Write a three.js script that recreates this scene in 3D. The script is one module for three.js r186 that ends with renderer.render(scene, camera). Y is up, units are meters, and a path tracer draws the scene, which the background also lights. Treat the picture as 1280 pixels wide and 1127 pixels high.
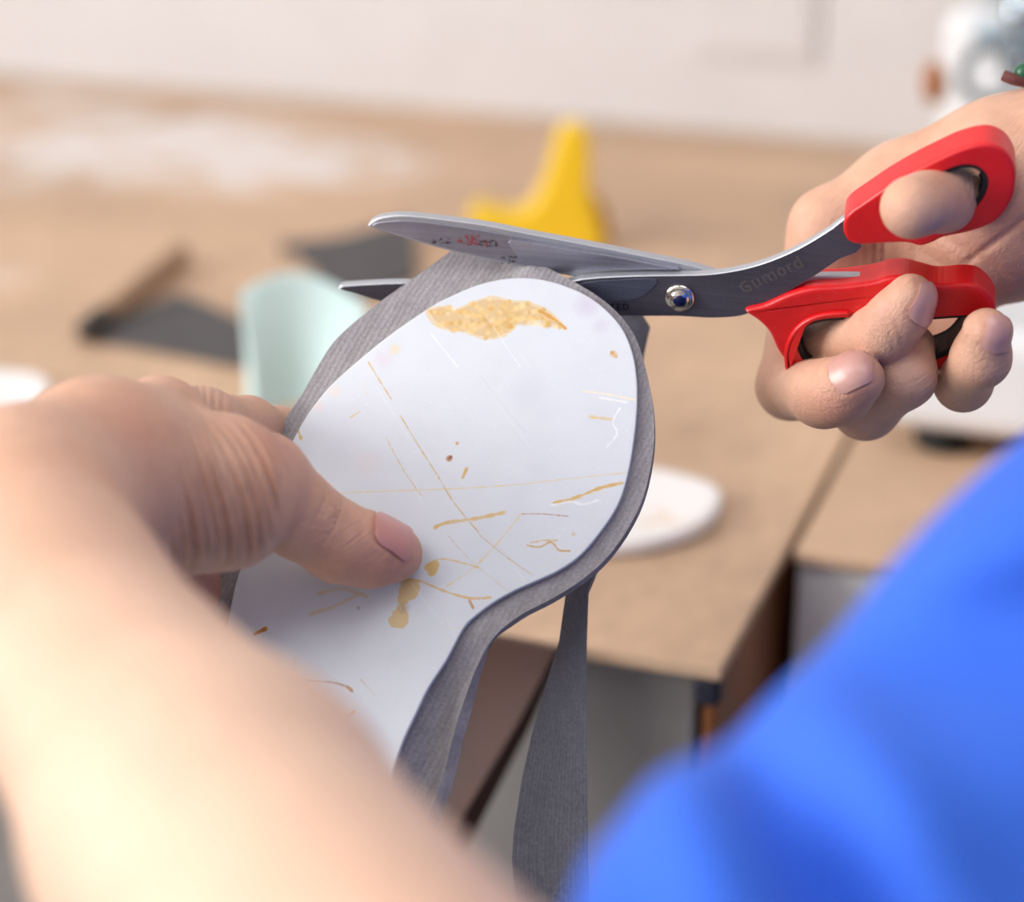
import * as THREE from 'three';
import { RectAreaLightUniformsLib } from 'three/addons/lights/RectAreaLightUniformsLib.js';
import { RoundedBoxGeometry } from 'three/addons/geometries/RoundedBoxGeometry.js';
import { mergeGeometries } from 'three/addons/utils/BufferGeometryUtils.js';
import { TextGeometry } from 'three/addons/geometries/TextGeometry.js';
import { FontLoader } from 'three/addons/loaders/FontLoader.js';
RectAreaLightUniformsLib.init();

// ---------------------------------------------------------------- camera, light, exposure
const scene = new THREE.Scene();
const TABLE = 0.75, F = 2600;                       // table top height; focal length in pixels of the 1280 x 1127 frame
const camera = new THREE.PerspectiveCamera(2 * Math.atan(563.5 / F) * 180 / Math.PI, 1280 / 1127, 0.02, 30);
camera.position.set(0, TABLE + 0.35, 0);
camera.rotation.set(-22 * Math.PI / 180, 19.1 * Math.PI / 180, 0, 'YXZ');
camera.focus = 0.598;
camera.userData.fStop = 4.3;
camera.updateMatrixWorld(true);
scene.add(camera);
const renderer = new THREE.WebGLRenderer({ antialias: true });
renderer.toneMapping = THREE.LinearToneMapping;
renderer.toneMappingExposure = 0.365;
renderer.shadowMap.enabled = true;
scene.background = new THREE.Color(0.9, 0.95, 1.0);
// the daylit blind of the window in the left wall, and two ceiling panels: each a glowing face with an area light in front of it
const LIGHTS = [
  { name: 'window', w: 1.9, h: 1.3, at: [-2.13, 1.62, 0.75], to: [1, 1.5, 0.75], color: [1.0, 0.975, 0.955], power: 27 },
  { name: 'panel', w: 1.2, h: 1.2, at: [0.55, 2.545, -0.1], to: [0.55, 0, -0.1], color: [0.98, 0.985, 1.0], power: 4.2 },
  { name: 'panel', w: 1.2, h: 1.2, at: [-1.1, 2.545, 0.6], to: [-1.1, 0, 0.6], color: [0.98, 0.985, 1.0], power: 4.2 },
];
for (const L of LIGHTS) {
  const a = new THREE.RectAreaLight(new THREE.Color().setRGB(...L.color), L.power, L.w, L.h);
  a.position.set(...L.at); a.lookAt(...L.to); a.name = L.name + '_light'; scene.add(a);
}

// ---------------------------------------------------------------- helpers
const V = (x, y, z) => new THREE.Vector3(x, y, z);
const CM = camera.matrixWorld, EYE = camera.position.clone();
const P = (px, py, d) => V((px - 640) / F * d, -(py - 563.5) / F * d, -d).applyMatrix4(CM);          // a photo pixel at a depth in metres
const cdir = (x, y, z) => V(x, y, z).transformDirection(CM);                                        // right, up, towards the viewer
const ray = (px, py) => P(px, py, 1).sub(EYE);
const onY = (px, py, y = TABLE) => { const d = ray(px, py); return EYE.clone().addScaledVector(d, (y - EYE.y) / d.y); };
const onPlane = (px, py, o, n) => { const d = ray(px, py); return EYE.clone().addScaledVector(d, o.clone().sub(EYE).dot(n) / d.dot(n)); };
let seed = 7;
const rnd = () => { seed = (seed * 1664525 + 1013904223) >>> 0; return seed / 4294967296; };
const lerp = (a, b, t) => a + (b - a) * t, clamp = (x, a, b) => Math.min(b, Math.max(a, x));
const sstep = (a, b, x) => { const t = clamp((x - a) / (b - a), 0, 1); return t * t * (3 - 2 * t); };
const hash3 = (x, y, z) => { let h = (x * 374761393 + y * 668265263 + z * 2147483647) | 0; h = Math.imul(h ^ (h >>> 13), 1274126177); h ^= h >>> 16; return (h >>> 0) / 4294967296; };
function noise3(x, y, z) {
  const ix = Math.floor(x), iy = Math.floor(y), iz = Math.floor(z); let fx = x - ix, fy = y - iy, fz = z - iz;
  fx = fx * fx * (3 - 2 * fx); fy = fy * fy * (3 - 2 * fy); fz = fz * fz * (3 - 2 * fz);
  const c = (a, b, d) => hash3(ix + a, iy + b, iz + d);
  return lerp(lerp(lerp(c(0, 0, 0), c(1, 0, 0), fx), lerp(c(0, 1, 0), c(1, 1, 0), fx), fy), lerp(lerp(c(0, 0, 1), c(1, 0, 1), fx), lerp(c(0, 1, 1), c(1, 1, 1), fx), fy), fz);
}
const fbm = (x, y, z, n = 4) => { let s = 0, a = 0.5; for (let i = 0; i < n; i++, a /= 2, x *= 2.03, y *= 2.03, z *= 2.03) s += a * noise3(x, y, z); return s; };

// textures
function dataTex(w, h, fn, srgb = true) {
  const d = new Uint8Array(w * h * 4);
  for (let y = 0; y < h; y++) for (let x = 0; x < w; x++) { const c = fn(x / w, y / h, x, y), i = (y * w + x) * 4; d[i] = clamp(c[0], 0, 255); d[i + 1] = clamp(c[1], 0, 255); d[i + 2] = clamp(c[2], 0, 255); d[i + 3] = 255; }
  const t = new THREE.DataTexture(d, w, h); t.magFilter = THREE.LinearFilter; t.minFilter = THREE.LinearMipmapLinearFilter; t.generateMipmaps = true;
  t.wrapS = t.wrapT = THREE.RepeatWrapping; if (srgb) t.colorSpace = THREE.SRGBColorSpace; t.needsUpdate = true; return t;
}
const tiled = (x, n) => ((x % n) + n) % n;
function tnoise(u, v, n, s = 0) {   // tiling value noise
  const x = u * n, y = v * n, ix = Math.floor(x), iy = Math.floor(y); let fx = x - ix, fy = y - iy; fx = fx * fx * (3 - 2 * fx); fy = fy * fy * (3 - 2 * fy);
  const c = (a, b) => hash3(tiled(ix + a, n), tiled(iy + b, n), s);
  return lerp(lerp(c(0, 0), c(1, 0), fx), lerp(c(0, 1), c(1, 1), fx), fy);
}
const mat = (o) => new THREE.MeshPhysicalMaterial({ roughness: 0.6, ...o });
const lin = (r, g, b) => new THREE.Color().setRGB(r, g, b);

// geometry
function boxUV(g) {   // uv in metres from the dominant face direction
  g = g.index ? g.toNonIndexed() : g; g.computeVertexNormals === undefined; const p = g.attributes.position, n = g.attributes.normal, uv = new Float32Array(p.count * 2);
  for (let i = 0; i < p.count; i++) {
    const ax = Math.abs(n.getX(i)), ay = Math.abs(n.getY(i)), az = Math.abs(n.getZ(i));
    if (ay >= ax && ay >= az) { uv[2 * i] = p.getX(i); uv[2 * i + 1] = p.getZ(i); } else if (ax >= az) { uv[2 * i] = p.getZ(i); uv[2 * i + 1] = p.getY(i); } else { uv[2 * i] = p.getX(i); uv[2 * i + 1] = p.getY(i); }
  }
  g.setAttribute('uv', new THREE.BufferAttribute(uv, 2)); return g;
}
function box(x0, x1, y0, y1, z0, z1, r = 0.003) {
  const g = r > 0 ? new RoundedBoxGeometry(x1 - x0, y1 - y0, z1 - z0, 2, Math.min(r, (x1 - x0) / 2.1, (y1 - y0) / 2.1, (z1 - z0) / 2.1)) : new THREE.BoxGeometry(x1 - x0, y1 - y0, z1 - z0);
  g.translate((x0 + x1) / 2, (y0 + y1) / 2, (z0 + z1) / 2); return boxUV(g);
}
const names = new Map();
function numbered(n) { const k = names.get(n) ?? 0; names.set(n, k + 1); return k ? `${n}_${String(k).padStart(3, '0')}` : n; }
function mesh(name, g, m) { const o = new THREE.Mesh(g, m); o.name = name; o.castShadow = o.receiveShadow = true; return o; }
function struct(name, g, m) { const o = mesh(numbered(name), g, m); o.userData.kind = 'structure'; scene.add(o); return o; }
// a thing: a Group at its base; parts are [name, geometry in world space, material, label?, subparts?]
function thing(name, label, category, base, parts, group) {
  const o = new THREE.Group(); o.name = numbered(name); o.position.copy(base); o.userData = { label, category }; if (group) o.userData.group = group;
  const add = (parent, list) => { for (const [n, g, m, l, sub] of list) { g.translate(-base.x, -base.y, -base.z); const c = mesh(n, g, m); if (l) c.userData.label = l; parent.add(c); if (sub) add(c, sub); } };
  add(o, parts); scene.add(o); return o;
}
function single(name, label, category, base, g, m, group) { g.translate(-base.x, -base.y, -base.z); const o = mesh(numbered(name), g, m); o.position.copy(base); o.userData = { label, category }; if (group) o.userData.group = group; scene.add(o); return o; }
function catmull(pts, n, closed = false) {   // pts: arrays of numbers
  const out = [], N = pts.length, at = (i) => closed ? pts[(i + N) % N] : pts[clamp(i, 0, N - 1)];
  for (let i = 0; i < (closed ? N : N - 1); i++) for (let k = 0; k < n; k++) {
    const t = k / n, a = at(i - 1), b = at(i), c = at(i + 1), d = at(i + 2);
    out.push(b.map((_, j) => 0.5 * (2 * b[j] + (c[j] - a[j]) * t + (2 * a[j] - 5 * b[j] + 4 * c[j] - d[j]) * t * t + (3 * b[j] - a[j] - 3 * c[j] + d[j]) * t * t * t)));
  }
  if (!closed) out.push(pts[N - 1].slice());
  return out;
}
// a slab with thickness from a grid of front points; back = front + thickness * backward normal
function slab(rows, thick, uvOf) {
  const R = rows.length, C = rows[0].length, nrm = rows.map((r) => r.map(() => V(0, 0, 0)));
  for (let i = 0; i < R; i++) for (let j = 0; j < C; j++) {
    const a = rows[Math.max(0, i - 1)][j], b = rows[Math.min(R - 1, i + 1)][j], c = rows[i][Math.max(0, j - 1)], d = rows[i][Math.min(C - 1, j + 1)];
    nrm[i][j].crossVectors(b.clone().sub(a), d.clone().sub(c)).normalize();
  }
  const back = rows.map((r, i) => r.map((p, j) => p.clone().addScaledVector(nrm[i][j], -thick)));
  const pos = [], uv = [], idx = [];
  const sheet = (grid, flip, uvf) => {
    const o = pos.length / 3, r = grid.length, c = grid[0].length;
    grid.forEach((row, i) => row.forEach((p, j) => { pos.push(p.x, p.y, p.z); const t = uvf(i, j, p); uv.push(t[0], t[1]); }));
    for (let i = 0; i < r - 1; i++) for (let j = 0; j < c - 1; j++) { const a = o + i * c + j, b = a + 1, d = a + c, e = d + 1; flip ? idx.push(a, b, d, b, e, d) : idx.push(a, d, b, b, d, e); }
  };
  const uf = uvOf ?? ((i, j) => [j / C * 0.1, i / R * 0.1]);
  sheet(rows, false, uf); sheet(back, true, uf);
  const side = (f, b, flip) => sheet([f, f.map((p, i) => p.clone().lerp(b[i], 0.5)), b], flip, (i, j, p) => [j * 0.003, i * 0.002]);
  side(rows[0], back[0], true); side(rows[R - 1], back[R - 1], false);
  side(rows.map((r) => r[0]), back.map((r) => r[0]), false); side(rows.map((r) => r[C - 1]), back.map((r) => r[C - 1]), true);
  const g = new THREE.BufferGeometry(); g.setAttribute('position', new THREE.Float32BufferAttribute(pos, 3)); g.setAttribute('uv', new THREE.Float32BufferAttribute(uv, 2)); g.setIndex(idx); g.computeVertexNormals(); return g;
}
// a flat frame: pixels seen on it become metres in its own plane
function frame(o, n, xd) {
  const x = xd.clone().addScaledVector(n, -xd.dot(n)).normalize(), y = n.clone().cross(x);
  const M = new THREE.Matrix4().makeBasis(x, y, n).setPosition(o);
  return { o, n, x, y, M, uv: (px, py) => { const p = onPlane(px, py, o, n).sub(o); return new THREE.Vector2(p.dot(x), p.dot(y)); } };
}
const shapeOf = (fr, pts, n = 4, holes = []) => { const ss = (p, k) => catmull(p, k, true).map(([a, b]) => fr.uv(a, b)); const s = new THREE.Shape(ss(pts, n)); for (const h of holes) s.holes.push(new THREE.Path(ss(h, n))); return s; };
function extrude(fr, shape, z0, z1, bevel = 0, seg = 2) {
  const g = new THREE.ExtrudeGeometry(shape, { depth: Math.max(1e-5, z1 - z0 - 2 * bevel), bevelEnabled: bevel > 0, bevelThickness: bevel, bevelSize: bevel, bevelOffset: -bevel, bevelSegments: seg, curveSegments: 4, steps: 1 });
  g.translate(0, 0, z0 + bevel); g.applyMatrix4(fr.M); return g;
}
function lathe(pts, seg = 32) { return new THREE.LatheGeometry(pts.map(([a, b]) => new THREE.Vector2(a, b)), seg); }
function orient(g, at, axis) { g.applyQuaternion(new THREE.Quaternion().setFromUnitVectors(V(0, 1, 0), axis.clone().normalize())); g.translate(at.x, at.y, at.z); return g; }

// ---------------------------------------------------------------- signed-distance bodies meshed by sparse surface nets
const smin = (a, b, k) => { const h = Math.max(k - Math.abs(a - b), 0) / k; return Math.min(a, b) - h * h * k * 0.25; };
function bone(a, ra, b, rb) {   // tapered capsule
  const ax = a.x, ay = a.y, az = a.z, dx = b.x - ax, dy = b.y - ay, dz = b.z - az, l2 = dx * dx + dy * dy + dz * dz || 1e-12;
  return (x, y, z) => { const px = x - ax, py = y - ay, pz = z - az; let t = (px * dx + py * dy + pz * dz) / l2; t = t < 0 ? 0 : t > 1 ? 1 : t; const qx = px - dx * t, qy = py - dy * t, qz = pz - dz * t; return Math.sqrt(qx * qx + qy * qy + qz * qz) - (ra + (rb - ra) * t); };
}
const chain = (J) => J.slice(1).map((q, i) => bone(J[i].p, J[i].r, q.p, q.r));
function netMesh(f, lo, hi, h, color, uvScale = 1) {
  const B = 8, nx = Math.ceil((hi.x - lo.x) / h / B), ny = Math.ceil((hi.y - lo.y) / h / B), nz = Math.ceil((hi.z - lo.z) / h / B), S = B + 1;
  const X = nx * B + 1, Y = ny * B + 1, vid = new Map(), pos = [], cells = [], lim = B * h * 0.9 * 1.15 + h;
  const key = (i, j, k) => (k * Y + j) * X + i, val = new Map();
  for (let bk = 0; bk < nz; bk++) for (let bj = 0; bj < ny; bj++) for (let bi = 0; bi < nx; bi++) {
    if (Math.abs(f(lo.x + (bi + 0.5) * B * h, lo.y + (bj + 0.5) * B * h, lo.z + (bk + 0.5) * B * h)) > lim) continue;
    const g = new Float32Array(S * S * S);
    for (let k = 0; k < S; k++) for (let j = 0; j < S; j++) for (let i = 0; i < S; i++) g[(k * S + j) * S + i] = f(lo.x + (bi * B + i) * h, lo.y + (bj * B + j) * h, lo.z + (bk * B + k) * h);
    for (let k = 0; k < B; k++) for (let j = 0; j < B; j++) for (let i = 0; i < B; i++) {
      const o = (k * S + j) * S + i, c = [g[o], g[o + 1], g[o + S], g[o + S + 1], g[o + S * S], g[o + S * S + 1], g[o + S * S + S], g[o + S * S + S + 1]];
      let m = 0; for (let q = 0; q < 8; q++) if (c[q] < 0) m |= 1 << q; if (m === 0 || m === 255) continue;
      let sx = 0, sy = 0, sz = 0, n = 0;
      for (const [a, b] of EDGES) if ((c[a] < 0) !== (c[b] < 0)) { const t = c[a] / (c[a] - c[b]); sx += (a & 1) + (((b & 1) - (a & 1)) * t); sy += ((a >> 1) & 1) + ((((b >> 1) & 1) - ((a >> 1) & 1)) * t); sz += (a >> 2) + (((b >> 2) - (a >> 2)) * t); n++; }
      const gi = bi * B + i, gj = bj * B + j, gk = bk * B + k; vid.set(key(gi, gj, gk), pos.length / 3);
      pos.push(lo.x + (gi + sx / n) * h, lo.y + (gj + sy / n) * h, lo.z + (gk + sz / n) * h); cells.push([gi, gj, gk, c[0] < 0, c[1] < 0, c[2] < 0, c[4] < 0]);
    }
  }
  const idx = [], quad = (a, b, c, d, flip) => { if (a === undefined || b === undefined || c === undefined || d === undefined) return; flip ? idx.push(a, c, b, a, d, c) : idx.push(a, b, c, a, c, d); };
  for (const [i, j, k, c0, cx, cy, cz] of cells) {
    const g = (a, b, c) => vid.get(key(a, b, c));
    if (c0 !== cx) quad(g(i, j - 1, k - 1), g(i, j, k - 1), g(i, j, k), g(i, j - 1, k), !c0);
    if (c0 !== cy) quad(g(i - 1, j, k - 1), g(i - 1, j, k), g(i, j, k), g(i, j, k - 1), !c0);
    if (c0 !== cz) quad(g(i - 1, j - 1, k), g(i, j - 1, k), g(i, j, k), g(i - 1, j, k), !c0);
  }
  const nrm = new Float32Array(pos.length), col = color ? new Float32Array(pos.length) : null, uv = new Float32Array(pos.length / 3 * 2), e = h * 0.5;
  for (let v = 0; v < pos.length / 3; v++) {
    let x = pos[3 * v], y = pos[3 * v + 1], z = pos[3 * v + 2], gx, gy, gz, l;
    for (let it = 0; it < 2; it++) {
      gx = f(x + e, y, z) - f(x - e, y, z); gy = f(x, y + e, z) - f(x, y - e, z); gz = f(x, y, z + e) - f(x, y, z - e); l = Math.hypot(gx, gy, gz) || 1; gx /= l; gy /= l; gz /= l;
      if (it === 0) { const d = clamp(f(x, y, z), -h, h) * 0.8; x -= gx * d; y -= gy * d; z -= gz * d; }
    }
    pos[3 * v] = x; pos[3 * v + 1] = y; pos[3 * v + 2] = z; nrm[3 * v] = gx; nrm[3 * v + 1] = gy; nrm[3 * v + 2] = gz;
    if (col) { const c = color(x, y, z, gx, gy, gz); col[3 * v] = c[0]; col[3 * v + 1] = c[1]; col[3 * v + 2] = c[2]; }
    uv[2 * v] = (x + 0.6 * z) * uvScale; uv[2 * v + 1] = (y + 0.35 * z - 0.2 * x) * uvScale;
  }
  const G = new THREE.BufferGeometry(); G.setAttribute('position', new THREE.Float32BufferAttribute(pos, 3)); G.setAttribute('normal', new THREE.BufferAttribute(nrm, 3)); G.setAttribute('uv', new THREE.BufferAttribute(uv, 2));
  if (col) G.setAttribute('color', new THREE.BufferAttribute(col, 3)); G.setIndex(idx); return G;
}
const EDGES = [[0, 1], [2, 3], [4, 5], [6, 7], [0, 2], [1, 3], [4, 6], [5, 7], [0, 4], [1, 5], [2, 6], [3, 7]];

// ---------------------------------------------------------------- room
const WZ = -1.456, X0 = -2.2, X1 = 2.4, Z1 = 2.6, CEIL = 2.6;
const wallTex = dataTex(256, 256, (u, v) => { const n = tnoise(u, v, 8, 1) * 0.5 + tnoise(u, v, 32, 2) * 0.5; return [212 + n * 8, 209 + n * 8, 209 + n * 8]; });
const wallMat = mat({ map: wallTex, roughness: 0.85 });
const floorTex = dataTex(256, 256, (u, v) => { const n = tnoise(u, v, 16, 5) * 0.6 + tnoise(u, v, 64, 6) * 0.4; return [112 + n * 16, 110 + n * 16, 108 + n * 16]; });
const floorMat = mat({ map: floorTex, roughness: 0.55 });
struct('floor', box(X0, X1, -0.1, 0, WZ, Z1, 0), floorMat);
struct('ceiling', box(X0, X1, CEIL, CEIL + 0.1, WZ, Z1, 0), wallMat);
struct('wall_back', box(X0 - 0.1, X1 + 0.1, 0, CEIL, WZ - 0.1, WZ, 0), wallMat);
struct('wall_right', box(X1, X1 + 0.1, 0, CEIL, WZ, Z1, 0), wallMat);
struct('wall_front', box(X0 - 0.1, X1 + 0.1, 0, CEIL, Z1, Z1 + 0.1, 0), wallMat);
{ // left wall with an opening, closed by a daylit blind
  const a = -0.25, b = 1.75, y0 = 0.95, y1 = 2.3;
  struct('wall_left', mergeGeometries([box(X0 - 0.1, X0, 0, CEIL, WZ, a, 0), box(X0 - 0.1, X0, 0, CEIL, b, Z1, 0), box(X0 - 0.1, X0, 0, y0, a, b, 0), box(X0 - 0.1, X0, y1, CEIL, a, b, 0)]), wallMat);
  const w = struct('window_1', box(X0 - 0.09, X0 - 0.06, y0, y1, a, b, 0), mat({ color: 0xffffff, emissive: lin(1, 0.97, 0.93), emissiveIntensity: 1.2, roughness: 0.9 }));
  const fm = mat({ color: 0xf2f2f0, roughness: 0.4 });
  for (const g of [box(X0 - 0.05, X0 + 0.02, y0 - 0.03, y0 + 0.02, a - 0.03, b + 0.03), box(X0 - 0.05, X0 + 0.02, y1 - 0.02, y1 + 0.03, a - 0.03, b + 0.03), box(X0 - 0.05, X0 + 0.02, y0, y1, a - 0.03, a + 0.02), box(X0 - 0.05, X0 + 0.02, y0, y1, b - 0.02, b + 0.03)]) w.add(mesh('window_frame', g, fm));
}
for (const L of LIGHTS.slice(1)) thing('ceiling_light', `square flat white ceiling panel light ${L.at[0] > 0 ? 'over the right table' : 'beside the window blind'}`, 'lamp', V(L.at[0], CEIL, L.at[2]), [
  ['frame', box(L.at[0] - 0.63, L.at[0] + 0.63, CEIL - 0.045, CEIL, L.at[2] - 0.63, L.at[2] + 0.63), mat({ color: 0xeeeeee, roughness: 0.5 })],
  ['diffuser', box(L.at[0] - 0.6, L.at[0] + 0.6, CEIL - 0.05, CEIL - 0.04, L.at[2] - 0.6, L.at[2] + 0.6, 0), mat({ color: 0xffffff, emissive: lin(...L.color), emissiveIntensity: 1.5 })],
]);

// ---------------------------------------------------------------- the two worktables
const EX = -0.145, FZ = -0.648, FZ2 = -0.757;
const kraft = (() => {   // brown board with fine fibre; the pale grinding dust lies where the photograph shows it
  const W = 1024, H = 512, x0 = -1.9, x1 = EX, z0 = WZ, z1 = FZ, spots = [];
  const blot = (px, py, r, s) => { const q = onY(px, py); spots.push([q.x, q.z, r, s]); };
  for (const [px, py, r, s] of [[330, 200, 0.07, 1.3], [400, 200, 0.055, 1.5], [365, 190, 0.05, 1.0], [260, 178, 0.08, 0.6], [180, 185, 0.075, 0.5], [100, 160, 0.09, 0.42], [60, 190, 0.07, 0.4], [20, 150, 0.09, 0.35], [285, 225, 0.045, 0.5], [280, 160, 0.06, 0.5], [60, 130, 0.08, 0.3], [140, 215, 0.05, 0.3], [0, 220, 0.06, 0.25], [5, 345, 0.02, 0.25]]) blot(px, py, r, s);
  return dataTex(W, H, (u, v) => {
    const x = lerp(x0, x1, u), z = lerp(z0, z1, v);
    const n = fbm(x * 9, z * 14, 3, 4), f = fbm(x * 160, z * 90, 8, 3), n2 = fbm(x * 30 + n * 4, z * 46, 5, 4);
    let d = 0; for (const [sx, sz, r, s] of spots) { const q = ((x - sx) / r) ** 2 + ((z - sz) / (r * 0.8)) ** 2; if (q < 6) d += s * Math.exp(-q * 1.3); }
    d = clamp(d * (0.25 + 1.5 * sstep(0.32, 0.62, n2)), 0, 0.92);
    const k = 1 + (n - 0.47) * 0.22 + (f - 0.45) * 0.14, c = [201 * k, 169 * k, 140 * k];
    return [lerp(c[0], 232, d), lerp(c[1], 226, d), lerp(c[2], 224, d)];
  });
})();
{ const t = kraft; t.wrapS = t.wrapT = THREE.ClampToEdgeWrapping; }
const topUV = (g, x0, x1, z0, z1) => { const p = g.attributes.position, u = g.attributes.uv; for (let i = 0; i < p.count; i++) u.setXY(i, (p.getX(i) - x0) / (x1 - x0), (p.getZ(i) - z0) / (z1 - z0)); return g; };
const topMat = mat({ map: kraft, roughness: 0.62 });
const boardTex = dataTex(512, 512, (u, v) => { const n = tnoise(u, v, 6, 3) * 0.5 + tnoise(u, v, 24, 4) * 0.3 + tnoise(u, v, 120, 7) * 0.2, k = 0.9 + n * 0.2; return [203 * k, 170 * k, 141 * k]; });
const greyTex = dataTex(256, 256, (u, v) => { const n = tnoise(u, v, 10, 8) * 0.5 + tnoise(u, v, 90, 9) * 0.5; return [126 + n * 14, 122 + n * 14, 119 + n * 14]; });
const greyMat = mat({ map: greyTex, roughness: 0.5 }), whiteLam = mat({ color: 0xe4e2df, roughness: 0.45 });
const woodTex = dataTex(512, 512, (u, v) => { const w = u * 14 + tnoise(u, v, 4, 11) * 2.2, g = Math.abs(Math.sin(w * 3.1)) * 0.5 + tnoise(u, v, 64, 12) * 0.3, k = 0.8 + g * 0.35; return [138 * k, 84 * k, 44 * k]; });
const darkWood = mat({ map: woodTex, roughness: 0.5 });
{
  const bays = [-1.9, -1.35, -0.78, EX - 0.006];
  thing('worktable', 'long tan board-topped worktable dusted with white powder', 'table', V(-1.0, 0, -1.05), [
    ['tabletop', topUV(box(-1.9, EX, TABLE - 0.006, TABLE, WZ + 0.002, FZ, 0.0012), -1.9, EX, WZ, FZ), topMat],
    ['side_panel', box(EX - 0.0096, EX - 0.004, 0.0, TABLE - 0.0065, WZ + 0.02, FZ - 0.012), darkWood, 'brown wooden end panel'],
    ['corner_bracket', box(EX - 0.011, EX - 0.001, TABLE - 0.019, TABLE - 0.0065, FZ - 0.0115, FZ - 0.002, 0.003), mat({ color: 0x16182c, roughness: 0.5 }), 'dark navy corner bracket'],
  ]);
  for (let i = 0; i < 3; i++) thing('base_cabinet', ['grey base cabinet standing at the far left table end', 'grey base cabinet in the middle under the worktable', 'grey base cabinet beside the brown end panel'][i], 'cabinet', V((bays[i] + bays[i + 1]) / 2, 0, -1), [
    ['body', box(bays[i], bays[i + 1] - 0.004, 0.0, TABLE - 0.0068, WZ + 0.06, FZ - 0.03), greyMat],
    ['door', box(bays[i] + 0.002, bays[i + 1] - 0.006, 0.08, TABLE - 0.009, FZ - 0.0295, FZ - 0.012, 0.002), greyMat, undefined, [['handle', box(bays[i] + 0.04, bays[i] + 0.052, 0.4, 0.5, FZ - 0.012, FZ + 0.002, 0.004), mat({ color: 0xb8b8b8, metalness: 1, roughness: 0.3 })]]],
  ]);
  thing('side_table', 'shallower tan board-topped table butted against the worktable end', 'table', V(0.7, 0, -1.1), [
    ['tabletop', box(EX + 0.003, 1.7, TABLE - 0.007, TABLE - 0.001, WZ + 0.002, FZ2, 0.0012), mat({ map: boardTex, roughness: 0.62 })],
    ['drawer_front', box(EX + 0.004, 0.42, TABLE - 0.2, TABLE - 0.009, FZ2 - 0.022, FZ2 - 0.004, 0.002), whiteLam, 'white drawer front'],
    ['drawer_front', box(0.425, 1.69, TABLE - 0.2, TABLE - 0.009, FZ2 - 0.022, FZ2 - 0.004, 0.002), whiteLam, 'white drawer front'],
    ['carcass', box(EX + 0.004, 1.69, 0.0, TABLE - 0.0075, WZ + 0.05, FZ2 - 0.023, 0), whiteLam],
  ]);
}
{ // brown board leaning on the front of the table
  const q = (px, py, y) => onPlane(px, py, V(0, 0, FZ + 0.018), V(0, 0, 1));
  const rows = []; const L = [[590, 792], [560, 880], [520, 1000], [470, 1140], [350, 1480]], R = [[694, 812], [662, 880], [606, 985], [540, 1110], [410, 1420]];
  for (let i = 0; i < L.length; i++) { const a = q(...L[i]), b = q(...R[i]); a.z += 0.03 * i * i * 0.35; b.z += 0.03 * i * i * 0.35; rows.push([0, 0.5, 1].map((t) => a.clone().lerp(b, t))); }
  single('wooden_board', 'dark brown wooden board leaning against the worktable front edge', 'board', rows[4][1].clone(), slab(rows, 0.012, (i, j) => [j * 0.05, i * 0.1]), mat({ map: woodTex, color: 0x74523a, roughness: 0.6 }));
}
// faint wall plate
{ const a = onPlane(868, 70, V(0, 0, WZ), V(0, 0, 1)), b = onPlane(1022, 70, V(0, 0, WZ), V(0, 0, 1));
  thing('wall_plate', 'flat white cover plate fixed to the back wall', 'cover', V((a.x + b.x) / 2, a.y, WZ), [['plate', box(a.x, b.x, a.y, a.y + 0.1, WZ, WZ + 0.004, 0.0015), wallMat], ['rim', box(a.x + 0.006, b.x - 0.006, a.y + 0.006, a.y + 0.094, WZ + 0.004, WZ + 0.006, 0.001), wallMat]]); }

// ---------------------------------------------------------------- things lying on the tables
const foamGrey = mat({ map: dataTex(256, 256, (u, v) => { const n = tnoise(u, v, 40, 21) * 0.5 + tnoise(u, v, 120, 22) * 0.5; return [76 + n * 16, 74 + n * 16, 75 + n * 16]; }), roughness: 0.85 });
const onTable = (list, y = TABLE) => list.map(([a, b]) => { const q = onY(a, b, y); return [q.x, -q.z]; });
function flatPiece(list, n, y0, t, bevel, bump) {   // outline seen on the table, standing on it
  const s = new THREE.Shape(catmull(onTable(list), n, true).map(([a, b]) => new THREE.Vector2(a, b)));
  const g = new THREE.ExtrudeGeometry(s, { depth: t - 2 * bevel, bevelEnabled: true, bevelThickness: bevel, bevelSize: bevel, bevelOffset: -bevel, bevelSegments: 3, curveSegments: 2 });
  g.translate(0, 0, bevel); g.rotateX(-Math.PI / 2); g.translate(0, y0, 0); return boxUV(g);
}
single('foam_offcut', 'flat dark grey triangular foam offcut lying beside a wooden stick', 'offcut', onY(220, 430), flatPiece([[108, 427], [160, 400], [222, 373], [262, 388], [304, 407], [312, 440], [314, 464], [210, 444]], 1, TABLE, 0.004, 0.0012), foamGrey);
{ // curled dark scrap
  const A = onY(352, 318), rows = [], N = 14;
  for (let i = 0; i <= N; i++) { const t = i / N, r = []; for (let j = 0; j <= 8; j++) { const s = j / 8; const q = onY(lerp(352, 520, t), lerp(lerp(312, 296, t), lerp(316, 374 - 44 * Math.abs(t - 0.55), sstep(0, 0.45, t)), s)); q.y = TABLE + 0.0045 + 0.007 * sstep(0.3, 1, t) * (1 - s) * (1 - s); r.push(q); } rows.push(r); }
  single('foam_scrap', 'curled dark charcoal foam scrap with a raised far edge', 'offcut', A, slab(rows.map((r) => r).reverse(), 0.004), foamGrey);
}
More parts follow.
